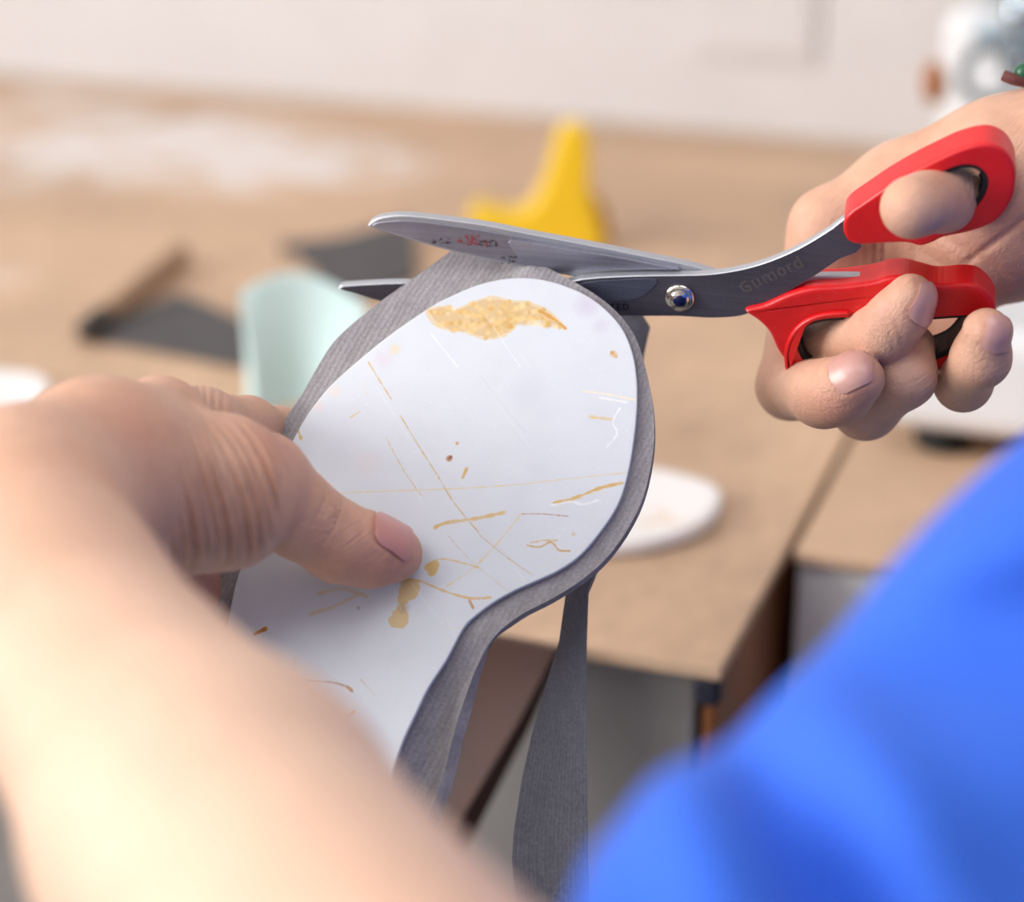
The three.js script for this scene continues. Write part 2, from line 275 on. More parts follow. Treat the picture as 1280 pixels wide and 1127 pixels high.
{ const a = onY(118, 424), b = onY(229, 331); a.y += 0.0075; b.y += 0.0075; const d = b.clone().sub(a), L = d.length();
  thing('wooden_stick', 'thin brown wooden stick lying along the dark foam offcut', 'stick', a.clone(), [
    ['shaft', orient(lathe([[0, 0], [0.0058, 0.001], [0.0062, 0.004], [0.0062, L - 0.004], [0.0055, L], [0, L]], 8), a, d), mat({ color: 0x9c7b5e, roughness: 0.6 })],
    ['end_cap', orient(lathe([[0, -0.012], [0.0045, -0.012], [0.0063, -0.008], [0.0066, 0.012], [0.0063, 0.014]], 12), a, d), mat({ color: 0x2c2622, roughness: 0.5 })]]); }
{ // mint foam piece standing with its cupped side to the viewer
  const base = onY(372, 520), rows = [], N = 18, n = V(0, 0, 1).applyAxisAngle(V(0, 1, 0), 0.3);
  const Lx = [[291, 384], [300, 420], [310, 460], [316, 510], [316, 560]], Rx = [[452, 398], [446, 430], [436, 465], [430, 510], [428, 560]];
  const Lc = catmull(Lx, 5), Rc = catmull(Rx, 5);
  for (let i = 0; i < Lc.length; i++) { const t = i / (Lc.length - 1), r = []; for (let j = 0; j <= N; j++) { const s = j / N, top = (1 - t) * (1 - t) * 26 * Math.sin(Math.PI * Math.pow(s, 0.8));
    const q = onPlane(lerp(Lc[i][0], Rc[i][0], s), lerp(Lc[i][1], Rc[i][1], s) - top, base, n); q.addScaledVector(n, -0.02 * (1 - t) - 0.018 * Math.sin(Math.PI * s) * (0.4 + t * 0.6)); r.push(q); } rows.push(r); }
  const low = Math.min(...rows[rows.length - 1].map((p) => p.y)); for (const r of rows) for (const p of r) p.y += 0;
  for (const r of rows) for (const p of r) p.y = Math.max(p.y, TABLE + 0.0005);
  single('foam_pad', 'pale mint green foam pad standing cupped behind the grey sheet', 'foam pad', V(base.x, TABLE, base.z), slab(rows, 0.006), mat({ map: dataTex(128, 128, (u, v) => { const n = tnoise(u, v, 30, 31); return [198 + n * 8, 224 + n * 8, 224 + n * 8]; }), roughness: 0.8 }));
}
{ // yellow plastic clamp
  const base = onY(680, 312), n = V(0, 0, 1).applyAxisAngle(V(0, 1, 0), 0.33), fr = frame(base, n, V(1, 0, 0));
  const yellow = mat({ color: lin(0.86, 0.56, 0.015), roughness: 0.42 });
  const body = extrude(fr, shapeOf(fr, [[588, 262], [600, 253], [640, 262], [662, 254], [678, 228], [690, 190], [697, 165], [706, 155], [724, 154], [735, 164], [738, 190], [737, 235], [744, 262], [752, 290], [752, 311], [700, 312], [640, 312], [592, 311], [586, 285]], 3), -0.012, 0.012, 0.004, 3);
  const heel = extrude(fr, shapeOf(fr, [[738, 252], [750, 258], [762, 282], [762, 311], [742, 311], [738, 280]], 3), -0.03, -0.012, 0.003, 2);  // darker yellow wedge: the shade of a recess put into its colour
  thing('yellow_clamp', 'bright yellow plastic clamp with an upright handle on the worktable', 'clamp', base.clone(), [['body', body, yellow], ['jaw', heel, mat({ color: lin(0.5, 0.24, 0.01), roughness: 0.5 }), 'amber jaw block']]);
}
const shellTex = dataTex(256, 256, (u, v) => { const n = tnoise(u, v, 5, 41) * 0.6 + tnoise(u, v, 17, 42) * 0.4, d = sstep(0.62, 0.85, n), f = tnoise(u, v, 90, 43) * 6; return [lerp(234, 214, d) + f, lerp(231, 184, d) + f, lerp(230, 150, d) + f]; });
const shellMat = mat({ map: (() => { const t = shellTex.clone(); t.repeat.set(9, 9); t.needsUpdate = true; return t; })(), roughness: 0.4 });
function shell(list, h) {   // a low domed insole shell: rings of its outline rising inwards
  const o = catmull(onTable(list), 4, true).map(([a, b]) => V(a, 0, -b)), c = o.reduce((s, p) => s.add(p), V(0, 0, 0)).divideScalar(o.length), rows = [];
  for (const [k, y] of [[0.0, 0.004], [0.6, 0.0], [0.94, 0.0], [0.99, 0.001], [1, 0.003], [0.985, h * 0.8], [0.95, h], [0.85, h * 0.9], [0.5, h * 0.62], [0.0, h * 0.55]]) { const r = o.map((p) => c.clone().lerp(p, k).setY(TABLE + 0.0004 + y)); r.push(r[0].clone()); rows.push(r); }
  const pos = [], uv = [], idx = [], C = rows[0].length; rows.forEach((r) => r.forEach((p) => { pos.push(p.x, p.y, p.z); uv.push(p.x, p.z); }));
  for (let i = 0; i < rows.length - 1; i++) for (let j = 0; j < C - 1; j++) { const a = i * C + j; idx.push(a, a + 1, a + C, a + 1, a + C + 1, a + C); }
  const g = new THREE.BufferGeometry(); g.setAttribute('position', new THREE.Float32BufferAttribute(pos, 3)); g.setAttribute('uv', new THREE.Float32BufferAttribute(uv, 2)); g.setIndex(idx); g.computeVertexNormals(); return g;
}
single('insole_shell', 'white stained plastic insole shell lying near the tan table edge', 'insole', onY(800, 660), shell([[903, 634], [896, 655], [870, 677], [825, 692], [770, 699], [710, 700], [650, 690], [610, 668], [620, 640], [680, 620], [750, 606], [815, 602], [865, 613], [892, 622]], 0.007), shellMat);
single('insole_shell', 'smooth white insole shell lying behind the gripping hand', 'insole', onY(0, 515), shell([[62, 494], [45, 485], [10, 481], [-40, 481], [-90, 490], [-110, 510], [-80, 535], [-20, 545], [40, 535], [64, 512]], 0.008), mat({ color: 0xeceae8, roughness: 0.4 }));

// white bench machine behind the scissor hand
{
  const W = mat({ color: 0xe6e8ea, roughness: 0.35, clearcoat: 0.3 }), steel = mat({ color: 0xb9c6cf, metalness: 1, roughness: 0.18 }), rub = mat({ color: 0x141414, roughness: 0.7 }), mid = mat({ color: 0x70777d, roughness: 0.4, metalness: 0.4 });
  const bx = -0.128, bz = -0.87, b = V(0.03, TABLE, -1.0), y0 = TABLE;
  const foot = (x, z) => orient(lathe([[0, 0], [0.011, 0], [0.013, 0.003], [0.012, 0.011], [0, 0.011]], 24), V(x, y0, z), V(0, 1, 0));
  const c = P(1236, 92, 1.1), cyl = P(1285, 18, 1.12), kn = P(1154, 103, 1.15), body = P(1174, 100, 1.15);
  const ring = new THREE.TorusGeometry(0.0135, 0.003, 12, 40); ring.lookAt(EYE.clone().sub(c)); ring.translate(c.x, c.y, c.z);
  thing('bench_machine', 'white bench machine with polished steel drum and brown knob', 'machine', b, [
    ['base', box(bx, 0.34, y0 + 0.0105, y0 + 0.062, bz - 0.31, bz, 0.012), W],
    ['foot', foot(bx + 0.026, bz - 0.02), rub, 'black rubber foot'], ['foot', foot(0.31, bz - 0.02), rub], ['foot', foot(bx + 0.026, bz - 0.28), rub], ['foot', foot(0.31, bz - 0.28), rub],
    ['column', box(body.x, body.x + 0.26, y0 + 0.06, body.y + 0.04, body.z - 0.09, body.z + 0.01, 0.012), W, undefined, [['cap', box(body.x + 0.016, body.x + 0.24, body.y + 0.04, body.y + 0.062, body.z - 0.08, body.z - 0.004, 0.008), mat({ color: 0xc3c6c6, roughness: 0.4 }), 'pale grey cap']]],
    ['drum', orient(lathe([[0, 0], [0.02, 0], [0.024, 0.004], [0.024, 0.012], [0.02, 0.015], [0.02, 0.15], [0, 0.15]], 40), cyl.clone().add(V(-0.012, 0, 0)), V(1, 0.04, -0.1)), steel, 'polished steel drum'],
    ['bracket', box(cyl.x - 0.006, cyl.x + 0.1, c.y - 0.004, cyl.y - 0.012, body.z + 0.005, body.z + 0.03, 0.006), mid, 'grey metal bracket', [
      ['guide_plate', box(cyl.x - 0.026, cyl.x - 0.008, c.y + 0.012, cyl.y - 0.004, body.z + 0.006, body.z + 0.02, 0.004), mat({ color: 0x9fb2be, roughness: 0.3 })]]],
    ['ring', ring, mid, 'grey metal ring', [['spindle', orient(lathe([[0, 0], [0.007, 0], [0.008, 0.003], [0.008, 0.03], [0, 0.03]], 24), c.clone().add(V(0.012, 0.004, -0.03)), V(0.05, 0.05, 1)), steel]]],
    ['knob', orient(lathe([[0, 0], [0.009, 0.001], [0.0115, 0.004], [0.0115, 0.009], [0.006, 0.011], [0.005, 0.02], [0, 0.02]], 24), kn, V(1, 0.02, -0.3)), mat({ color: 0xa5632e, roughness: 0.5 }), 'brown knob'],
  ]);
}

// ---------------------------------------------------------------- the grey foam sheet and the white template on it
const SN = cdir(-0.15, 0.34, 1).normalize();   // its right side is nearer, its top further away
const SO = P(600, 560, 0.6), SF = frame(SO, SN, cdir(1, 0, 0));
const onSheet = (px, py, w = 0) => onPlane(px, py, SO, SN).addScaledVector(SN, w);
const foamTop = (() => {   // fine slanted ribs and grain
  const t = dataTex(1024, 1024, (u, v, x, y) => { const g = hash3(x, y, 3) * 22 + tnoise(u, v, 200, 51) * 20 + tnoise(u, v, 24, 52) * 8, r = Math.sin((u * 62) * 2 * Math.PI + tnoise(u, v, 12, 53) * 1.6) * 4 + Math.sin(u * 17 * 2 * Math.PI) * 3; const s = 122 + g + r; return [s + 2, s - 2, s + 1]; });
  return t;
})();
const foamBump = dataTex(1024, 1024, (u, v, x, y) => { const g = hash3(x, y, 9) * 70 + tnoise(u, v, 220, 54) * 90, r = (0.5 + 0.5 * Math.sin((u * 62) * 2 * Math.PI + tnoise(u, v, 12, 53) * 1.6)) * 80; const s = g + r; return [s, s, s]; }, false);
const foamMat = mat({ map: foamTop, bumpMap: foamBump, bumpScale: 0.00022, roughness: 0.88 });
const ribUV = (p) => { const q = p.clone().sub(SO), x = q.dot(SF.x), y = q.dot(SF.y), a = 0.5; return [(x * Math.cos(a) - y * Math.sin(a)) * 10, (x * Math.sin(a) + y * Math.cos(a)) * 10]; };
{
  const L = [[570, 299], [530, 331], [500, 357], [470, 381], [440, 405], [415, 430], [395, 462], [378, 492], [360, 518], [345, 545], [325, 585], [300, 640], [280, 690], [265, 735], [255, 775], [248, 830], [242, 890], [238, 950], [236, 1010], [240, 1080], [255, 1150], [300, 1200]];
  const R = [[686, 335], [712, 349], [741, 366], [768, 387], [792, 417], [806, 456], [816, 507], [817, 558], [806, 615], [787, 657], [760, 695], [728, 724], [690, 748], [650, 769], [618, 795], [598, 825], [580, 865], [562, 915], [546, 972], [520, 1040], [490, 1110], [430, 1180]];
  const Lc = catmull(L, 4), Rc = catmull(R, 4), N = 28, rows = [];
  for (let i = 0; i < Lc.length; i++) { const r = [], b = i / 4; for (let j = 0; j <= N; j++) { const s = j / N; r.push(onSheet(lerp(Lc[i][0], Rc[i][0], s), lerp(Lc[i][1], Rc[i][1], s), -0.011 * sstep(13.5, 18, b) * sstep(0.72, 1, s) + 0.004 * sstep(14, 17, b) * sstep(0.93, 1, s) - 0.0042 * (1 - sstep(0, 3, b)) * (1 - sstep(0.5, 0.8, s)))); } rows.push(r); }
  const sheet = slab(rows, 0.0045, (i, j) => ribUV(rows[i][j]));
  // the strip already cut off, still hanging on behind the sheet
  const S = [[660, 312, 690, 322, 0.6365], [745, 362, 790, 372, 0.637], [772, 388, 813, 409, 0.637], [774, 455, 803, 449, 0.636], [764, 560, 792, 560, 0.630], [735, 660, 764, 660, 0.622], [708, 735, 735, 735, 0.611], [699, 800, 733, 800, 0.606], [684, 850, 733, 850, 0.602], [664, 920, 733, 920, 0.598], [652, 975, 734, 975, 0.596], [642, 1040, 735, 1040, 0.594], [640, 1075, 735, 1075, 0.593], [645, 1140, 737, 1140, 0.592]];
  const Sc = S.flatMap((q, i) => i < S.length - 1 ? [0, 1, 2, 3].map((k) => q.map((v, j) => lerp(v, S[i + 1][j], k / 4))) : [q]), srows = Sc.map(([a, b, c, d, z]) => { const r = []; for (let j = 0; j <= 6; j++) { const s = j / 6; r.push(P(lerp(a, c, s), lerp(b, d, s), z + 0.0035 * (1 - s) * (1 - s))); } return r; });
  const acc = [0]; for (let i = 1; i < srows.length; i++) acc.push(acc[i - 1] + srows[i][3].distanceTo(srows[i - 1][3]));
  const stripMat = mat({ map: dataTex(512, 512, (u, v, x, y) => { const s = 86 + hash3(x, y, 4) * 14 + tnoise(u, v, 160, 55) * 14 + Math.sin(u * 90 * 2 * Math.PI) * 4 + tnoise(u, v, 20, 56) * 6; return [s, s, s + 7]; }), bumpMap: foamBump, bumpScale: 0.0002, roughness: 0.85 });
  thing('foam_sheet', 'grey ribbed foam sheet being trimmed under the white insole template', 'foam sheet', onSheet(560, 800), [['sheet', sheet, foamMat], ['offcut_strip', slab(srows, 0.004, (i, j) => [j / 6 * 0.2, acc[i] * 8]), stripMat, 'narrow cut strip hanging down, dark grey']]);
}
{
  const O = [[640, 351], [674, 352], [706, 360], [737, 374], [761, 393], [780, 416], [792, 446], [797, 480], [797, 515], [793, 555], [786, 595], [775, 630], [757, 660], [728, 695], [700, 715], [672, 728], [645, 740], [620, 754], [598, 770], [581, 787], [560, 826], [538, 860], [521, 895], [503, 935], [484, 1000], [468, 1070], [435, 1140], [380, 1172], [318, 1160], [278, 1100], [266, 1020], [270, 920], [283, 810], [296, 735], [312, 690], [337, 620], [366, 557], [389, 517], [416, 484], [455, 449], [494, 418], [541, 386], [568, 372], [603, 358]];
  const shape = shapeOf(SF, O, 4), g = extrude(SF, shape, 0.0002, 0.0022, 0.0004, 2);
  // uv from the template's own plane
  const u0 = -0.1, u1 = 0.06, v0 = -0.16, v1 = 0.06, W = 1490, H = 2048, p = g.attributes.position, uv = g.attributes.uv, q = V(0, 0, 0);
  for (let i = 0; i < p.count; i++) { q.fromBufferAttribute(p, i).sub(SO); uv.setXY(i, (q.dot(SF.x) - u0) / (u1 - u0), (q.dot(SF.y) - v0) / (v1 - v0)); }
  const cv = document.createElement('canvas'); cv.width = W; cv.height = H; const c = cv.getContext('2d');
  const T = (px, py) => { const a = SF.uv(px, py); return [(a.x - u0) / (u1 - u0) * W, (1 - (a.y - v0) / (v1 - v0)) * H]; }, K = W / (u1 - u0) / 4333;   // canvas pixels per photo pixel
  c.fillStyle = 'rgb(212,217,224)'; c.fillRect(0, 0, W, H);
  const blob = (px, py, r, col, a) => { const [x, y] = T(px, py), g2 = c.createRadialGradient(x, y, 0, x, y, r * K); g2.addColorStop(0, `rgba(${col},${a})`); g2.addColorStop(0.5, `rgba(${col},${a * 0.6})`); g2.addColorStop(1, `rgba(${col},0)`); c.fillStyle = g2; c.beginPath(); c.arc(x, y, r * K, 0, 7); c.fill(); };
  for (let i = 0; i < 900; i++) blob(260 + rnd() * 560, 340 + rnd() * 860, 6 + rnd() * 26, rnd() < 0.5 ? '218,223,231' : '192,197,207', 0.10);
  const poly = (pts, col, a) => { c.fillStyle = `rgba(${col},${a})`; c.beginPath(); catmull(pts, 5, true).forEach(([x, y], i) => { const t = T(x + (rnd() - 0.5) * 2.4, y + (rnd() - 0.5) * 2.4); i ? c.lineTo(...t) : c.moveTo(...t); }); c.fill(); };
  const line = (pts, w, col, a) => { c.strokeStyle = `rgba(${col},${a})`; c.lineCap = 'round'; const s = catmull(pts, 14); for (let i = 1; i < s.length; i++) { c.lineWidth = w * K * (0.55 + rnd() * 0.9); c.globalAlpha = 0.45 + rnd() * 0.55; c.beginPath(); c.moveTo(...T(...s[i - 1])); c.lineTo(...T(...s[i])); c.stroke(); } c.globalAlpha = 1; };
  const GL = '206,166,106', BR = '178,112,44';
  // the patch of old glue
  const patch = [[533, 392], [552, 386], [568, 391], [590, 381], [612, 374], [640, 378], [665, 381], [685, 390], [700, 402], [708, 413], [694, 408], [676, 401], [655, 403], [645, 414], [630, 425], [608, 428], [585, 420], [565, 417], [545, 410]];
  poly(patch, '218,190,144', 0.7); poly(patch.map(([x, y]) => [lerp(620, x, 0.92), lerp(402, y, 0.88)]), GL, 0.55);
  for (let i = 0; i < 420; i++) { const k = Math.floor(rnd() * patch.length), t = Math.sqrt(rnd()) * 0.94, x = lerp(618, patch[k][0], t), y = lerp(402, patch[k][1], t); blob(x, y, 2 + rnd() * 4, ['240,214,160', '200,148,70', '226,190,120'][i % 3], 0.4); }
  line([[675, 392], [692, 401], [708, 414]], 4, '206,150,70', 0.8);
  // cuts and pencil lines
  for (const [pts, w, col, a] of [
    [[[502, 522], [525, 560], [546, 593], [570, 632], [600, 668]], 1.8, '196,158,92', 0.75], [[[462, 455], [476, 478], [491, 502]], 1.7, '200,160,92', 0.75], [[[485, 551], [505, 588], [528, 622]], 1.5, '206,178,124', 0.7],
    [[[562, 672], [582, 695], [610, 720], [638, 742]], 1.2, '206,172,120', 0.5], [[[600, 670], [630, 695], [668, 722]], 1.5, '196,156,100', 0.6], [[[420, 619], [500, 616], [580, 613], [660, 607], [740, 598], [783, 594]], 1.8, '222,196,140', 0.7],
    [[[545, 662], [560, 656], [600, 650], [632, 643]], 4.5, '212,176,110', 0.7], [[[693, 631], [720, 625], [750, 613], [780, 606]], 4, '210,168,92', 0.8], [[[654, 645], [680, 645], [712, 648]], 1.6, '180,120,100', 0.7],
    [[[652, 646], [620, 685], [590, 715], [560, 735]], 2, '224,200,150', 0.75], [[[660, 684], [676, 686], [690, 680], [700, 690], [714, 691]], 2.4, '198,152,84', 0.7], [[[664, 681], [682, 678], [698, 678]], 2, '208,170,110', 0.7],
    [[[505, 727], [525, 728], [560, 742], [590, 750], [615, 749]], 3, '214,172,108', 0.7], [[[588, 752], [593, 762]], 3, '190,140,96', 0.7], [[[540, 705], [555, 701], [580, 706], [600, 712]], 2.2, '214,184,126', 0.7], [[[536, 712], [546, 708], [541, 718]], 9, '214,180,116', 0.75],
    [[[352, 847], [390, 852], [420, 855], [440, 862]], 2.6, '176,140,130', 0.65], [[[436, 860], [443, 866]], 3.5, '190,140,96', 0.6], [[[434, 898], [446, 890]], 4, '206,168,124', 0.6], [[[320, 795], [334, 788]], 5, '190,120,40', 0.9], [[[374, 540], [379, 552]], 4, '206,166,96', 0.7], [[[440, 525], [452, 517]], 2, '214,182,120', 0.6],
    [[[730, 492], [760, 496], [795, 503]], 2.6, '240,226,196', 0.8], [[[738, 524], [765, 527]], 4, '218,188,130', 0.6], [[[580, 600], [585, 588]], 4, '204,162,98', 0.6], [[[455, 480], [462, 500]], 1.4, '224,204,170', 0.5],
    [[[470, 870], [452, 850]], 2, '206,180,160', 0.4], [[[368, 845], [372, 825]], 3, '206,190,176', 0.35], [[[560, 790], [600, 780], [640, 770]], 1.5, '224,208,170', 0.5], [[[545, 590], [575, 632], [610, 672], [640, 700]], 0.9, '214,196,160', 0.5], [[[390, 770], [420, 760], [450, 745]], 6, '212,186,140', 0.3],
    [[[776, 513], [767, 530], [772, 545], [759, 562]], 2.4, '238,241,245', 0.55], [[[690, 634], [715, 630], [730, 633], [748, 628]], 3, '236,238,240', 0.5], [[[750, 500], [785, 506]], 3, '244,242,236', 0.7], [[[600, 470], [632, 512], [660, 545]], 0.9, '188,194,206', 0.6], [[[610, 400], [640, 445], [652, 462]], 0.9, '240,244,250', 0.7], [[[680, 560], [705, 590]], 0.8, '190,196,208', 0.5], [[[540, 420], [560, 445], [574, 462]], 1.4, '246,248,250', 0.8], [[[400, 745], [430, 738], [462, 748]], 5, '214,190,146', 0.35], [[[640, 730], [700, 700], [735, 682]], 1, '230,214,180', 0.5], [[[700, 640], [730, 622], [760, 618]], 1.2, '224,206,160', 0.5],
  ]) line(pts, w * 0.9, col, a * 0.9);
  poly([[505, 728], [520, 727], [528, 736], [520, 750], [508, 758], [512, 772], [508, 786], [492, 786], [488, 776], [498, 760], [500, 745]], '214,178,112', 0.75); blob(506, 762, 10, '150,124,104', 0.4);
  for (const [x, y, r, col, a] of [[563, 576, 5, '150,84,40', 1], [565, 574, 3, '120,60,30', 1], [573, 557, 3, '190,120,70', 0.9], [768, 446, 6, '210,160,90', 0.8], [766, 444, 3.5, '196,136,62', 0.8], [771, 449, 3, '200,150,80', 0.8], [735, 385, 22, '190,178,200', 0.5], [752, 410, 14, '196,186,206', 0.4], [662, 492, 34, '196,200,210', 0.4], [480, 452, 16, '214,200,208', 0.5], [462, 580, 24, '218,208,210', 0.5], [420, 492, 12, '226,206,190', 0.5], [440, 440, 14, '224,200,150', 0.4], [495, 440, 10, '226,196,140', 0.5], [400, 510, 10, '228,204,190', 0.5], [718, 670, 4, '214,180,130', 0.7], [450, 762, 3, '150,130,120', 0.6]]) blob(x, y, r, col, a);
  for (let i = 0; i < 26; i++) { const x = 400 + rnd() * 380, y = 380 + rnd() * 500, a = 0.9 + rnd() * 0.4, l = 20 + rnd() * 60; line([[x, y], [x + Math.cos(a) * l * 0.5, y + Math.sin(a) * l * 0.5], [x + Math.cos(a) * l, y + Math.sin(a) * l]], 0.6, rnd() < 0.5 ? '244,246,250' : '204,206,214', 0.5); }
  for (let i = 0; i < 500; i++) { c.fillStyle = `rgba(${rnd() < 0.5 ? '250,252,255' : '190,190,196'},0.5)`; const [x, y] = T(280 + rnd() * 520, 350 + rnd() * 640); c.fillRect(x, y, 1.5 + rnd() * 2, 1.5 + rnd() * 2); }
  const map = new THREE.CanvasTexture(cv); map.colorSpace = THREE.SRGBColorSpace;
  single('insole_template', 'white scratched plastic insole template with a tan glue patch', 'template', onSheet(540, 800), g, mat({ map, roughness: 0.34 }));
}

// ---------------------------------------------------------------- scissors
const CN = cdir(-0.22, -0.75, 1).normalize(), CO = P(850, 365, 0.613), CF = frame(CO, CN, cdir(1, 0, 0));
const cutDepth = (px, py, w = 0) => { const p = onPlane(px, py, CO, CN).addScaledVector(CN, w).sub(EYE); return p.dot(cdir(0, 0, -1)); };
{
  const brush = dataTex(512, 256, (u, v, x, y) => { const s = 190 + (tnoise(u, v, 8, 61) - 0.5) * 26 + (hash3(0, y, 5) - 0.5) * 16 + (hash3(x >> 1, y, 6) - 0.5) * 10; return [s * 0.92, s * 0.93, s]; });
  const rough = dataTex(256, 256, (u, v) => { const s = 80 + tnoise(u, v, 10, 62) * 50 + tnoise(u, v, 80, 63) * 30; return [s, s, s]; }, false);
  const coated = mat({ map: brush, metalness: 0.45, roughnessMap: rough, roughness: 1, color: lin(0.22, 0.205, 0.225) }), ground = mat({ map: brush, metalness: 0.85, roughnessMap: rough, roughness: 0.9, color: lin(0.86, 0.85, 0.86) });
  const darkGround = mat({ map: brush, metalness: 0.5, roughnessMap: rough, roughness: 1.1, color: lin(0.24, 0.255, 0.31) }), steelLitEdge = mat({ metalness: 0.6, roughness: 0.4, color: lin(0.5, 0.52, 0.56) });  // paler sides of the coated half: light on the edges put into colour
  const redTex = dataTex(256, 256, (u, v) => { const n = tnoise(u, v, 20, 65), d = sstep(0.86, 1, tnoise(u, v, 70, 66)) * 0.35; return [lerp(212, 226, d) + n * 8, lerp(14, 150, d) + n * 6, lerp(20, 150, d) + n * 6]; });
  const red = mat({ map: (() => { const t = redTex; t.repeat.set(20, 20); return t; })(), roughness: 0.36, clearcoat: 0.15, clearcoatRoughness: 0.4 }), black = mat({ color: 0x18181b, roughness: 0.55 });
  // half A: upper ring, shank in front at the pivot, lower blade behind the sheet; half B: lower ring, upper blade in front of the sheet
  const tA = 0.0029;
  const A = [[1072, 258], [1040, 279], [1008, 299], [975, 315], [940, 327], [905, 334], [870, 337], [800, 338], [730, 342], [690, 353], [640, 363], [580, 362], [530, 352], [507, 347], [440, 350], [428, 352], [428, 356], [445, 361], [479, 371], [530, 379], [620, 385], [740, 389], [800, 389], [850, 389], [885, 391], [915, 390], [935, 386], [960, 373], [990, 356], [1020, 338], [1050, 318], [1078, 303]];
  const B = [[460, 282], [470, 274], [490, 270], [515, 270], [560, 275], [610, 282], [660, 292], [740, 307], [800, 319], [860, 331], [890, 340], [930, 352], [985, 348], [1040, 345], [1100, 347], [1110, 356], [1040, 372], [980, 380], [930, 388], [890, 388], [850, 387], [800, 372], [740, 352], [690, 341], [650, 333], [600, 323], [550, 311], [500, 296], [466, 285]];
  const gA = boxUV(extrude(CF, shapeOf(CF, A, 3), 0.0001, tA, 0.0003, 1)), gB = boxUV(extrude(CF, shapeOf(CF, B, 3), -tA, -0.0001, 0.0003, 1));
  const uvIn = (g) => { const p = g.attributes.position, q = V(0, 0, 0), uv = g.attributes.uv; for (let i = 0; i < p.count; i++) { q.fromBufferAttribute(p, i).sub(CO); uv.setXY(i, q.dot(CF.x) * 12, q.dot(CF.y) * 12); } return g; };
  uvIn(gA); uvIn(gB);
  // ground facets: thin raised flats on each blade
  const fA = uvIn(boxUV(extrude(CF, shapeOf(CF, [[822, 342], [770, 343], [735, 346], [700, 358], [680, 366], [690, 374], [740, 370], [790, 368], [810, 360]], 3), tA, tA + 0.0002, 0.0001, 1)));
  const fB = uvIn(boxUV(extrude(CF, shapeOf(CF, [[466, 281], [490, 276], [515, 276], [560, 281], [610, 289], [660, 299], [700, 309], [730, 330], [700, 340], [650, 330], [600, 320], [550, 308], [500, 293]], 3), -0.0001, 0.0002, 0.0001, 1)));
  const fB2 = uvIn(boxUV(extrude(CF, shapeOf(CF, [[640, 296], [700, 306], [760, 316], [820, 328], [850, 334], [800, 335], [720, 336], [690, 336], [660, 328], [645, 312]], 3), -0.0001, 0.00035, 0.0001, 1)));
  { // the hollow-ground facet is tilted to reflect darker: its spine side stands proud of its edge side
    const p = fB2.attributes.position, q = V(0, 0, 0), lo = CF.uv(690, 338).y, hi = CF.uv(690, 304).y;
    for (let i = 0; i < p.count; i++) { q.fromBufferAttribute(p, i).sub(CO); const k = clamp((q.dot(CF.y) - lo) / (hi - lo), 0, 1.2) * 0.0016; if (q.dot(CF.n) > 0) p.setXYZ(i, p.getX(i) + CN.x * k, p.getY(i) + CN.y * k, p.getZ(i) + CN.z * k); }
    fB2.computeVertexNormals();
  }
  // rings
  const inset = (list, d) => { const s = catmull(list, 3, true), n = s.length, out = []; for (let i = 0; i < n; i++) { const a = s[(i + n - 1) % n], b = s[(i + 1) % n], tx = b[0] - a[0], ty = b[1] - a[1], l = Math.hypot(tx, ty) || 1; out.push([s[i][0] - ty / l * d, s[i][1] + tx / l * d]); } return out; };
  const FA = 0.0062, FB = 0.0048, CFa = frame(CO.clone().addScaledVector(CN, FA), CN, cdir(1, 0, 0)), CFb = frame(CO.clone().addScaledVector(CN, FB), CN, cdir(1, 0, 0));
  const ringA = [[1060, 268], [1085, 250], [1110, 233], [1141, 215], [1171, 200], [1200, 187], [1232, 180], [1255, 188], [1267, 205], [1270, 224], [1264, 252], [1245, 277], [1214, 290], [1180, 297], [1165, 304], [1150, 308], [1132, 304], [1100, 305], [1072, 306], [1058, 299], [1054, 283]];
  const holeA = [[1104, 262], [1109, 249], [1126, 237], [1150, 224], [1173, 212], [1198, 202], [1222, 203], [1237, 215], [1240, 232], [1230, 254], [1207, 277], [1184, 286], [1150, 290], [1122, 287], [1108, 277]];
  const ringB = [[931, 389], [955, 382], [985, 369], [1015, 361], [1050, 359], [1090, 354], [1110, 348], [1130, 347], [1150, 352], [1172, 357], [1205, 355], [1226, 360], [1243, 380], [1244, 402], [1230, 430], [1205, 456], [1170, 474], [1120, 480], [1070, 482], [1035, 482], [1008, 474], [994, 465], [974, 442], [962, 417], [948, 402]];
  const holeB = [[988, 424], [996, 408], [1014, 397], [1045, 392], [1095, 391], [1150, 392], [1200, 389], [1221, 390], [1220, 404], [1207, 428], [1187, 448], [1150, 460], [1100, 464], [1050, 466], [1016, 464], [998, 452]];
  const ringGeo = (fr, o, h, z0, z1, bv) => boxUV(extrude(fr, shapeOf(fr, o, 4, [h]), z0, z1, bv, 3));
  const band = (fr, h, d, z0, z1) => boxUV(extrude(fr, shapeOf(fr, inset(h, -0.6), 1, [inset(h, d)]), z0, z1, 0.0006, 2));
  const rA = ringGeo(CFa, ringA, holeA, -0.012, 0, 0.001), rB = ringGeo(CFb, ringB, holeB, -0.0118, 0, 0.0014);
  const ridge = boxUV(extrude(CF, shapeOf(CF, [[984, 452], [982, 425], [990, 404], [1006, 388], [1030, 379], [1060, 377], [1060, 381], [1032, 384], [1012, 393], [999, 407], [992, 426], [993, 448]], 3), 0.003, 0.0062, 0.001, 3));
  const font = await new FontLoader().loadAsync('fonts/droid/droid_sans_bold.typeface.json');
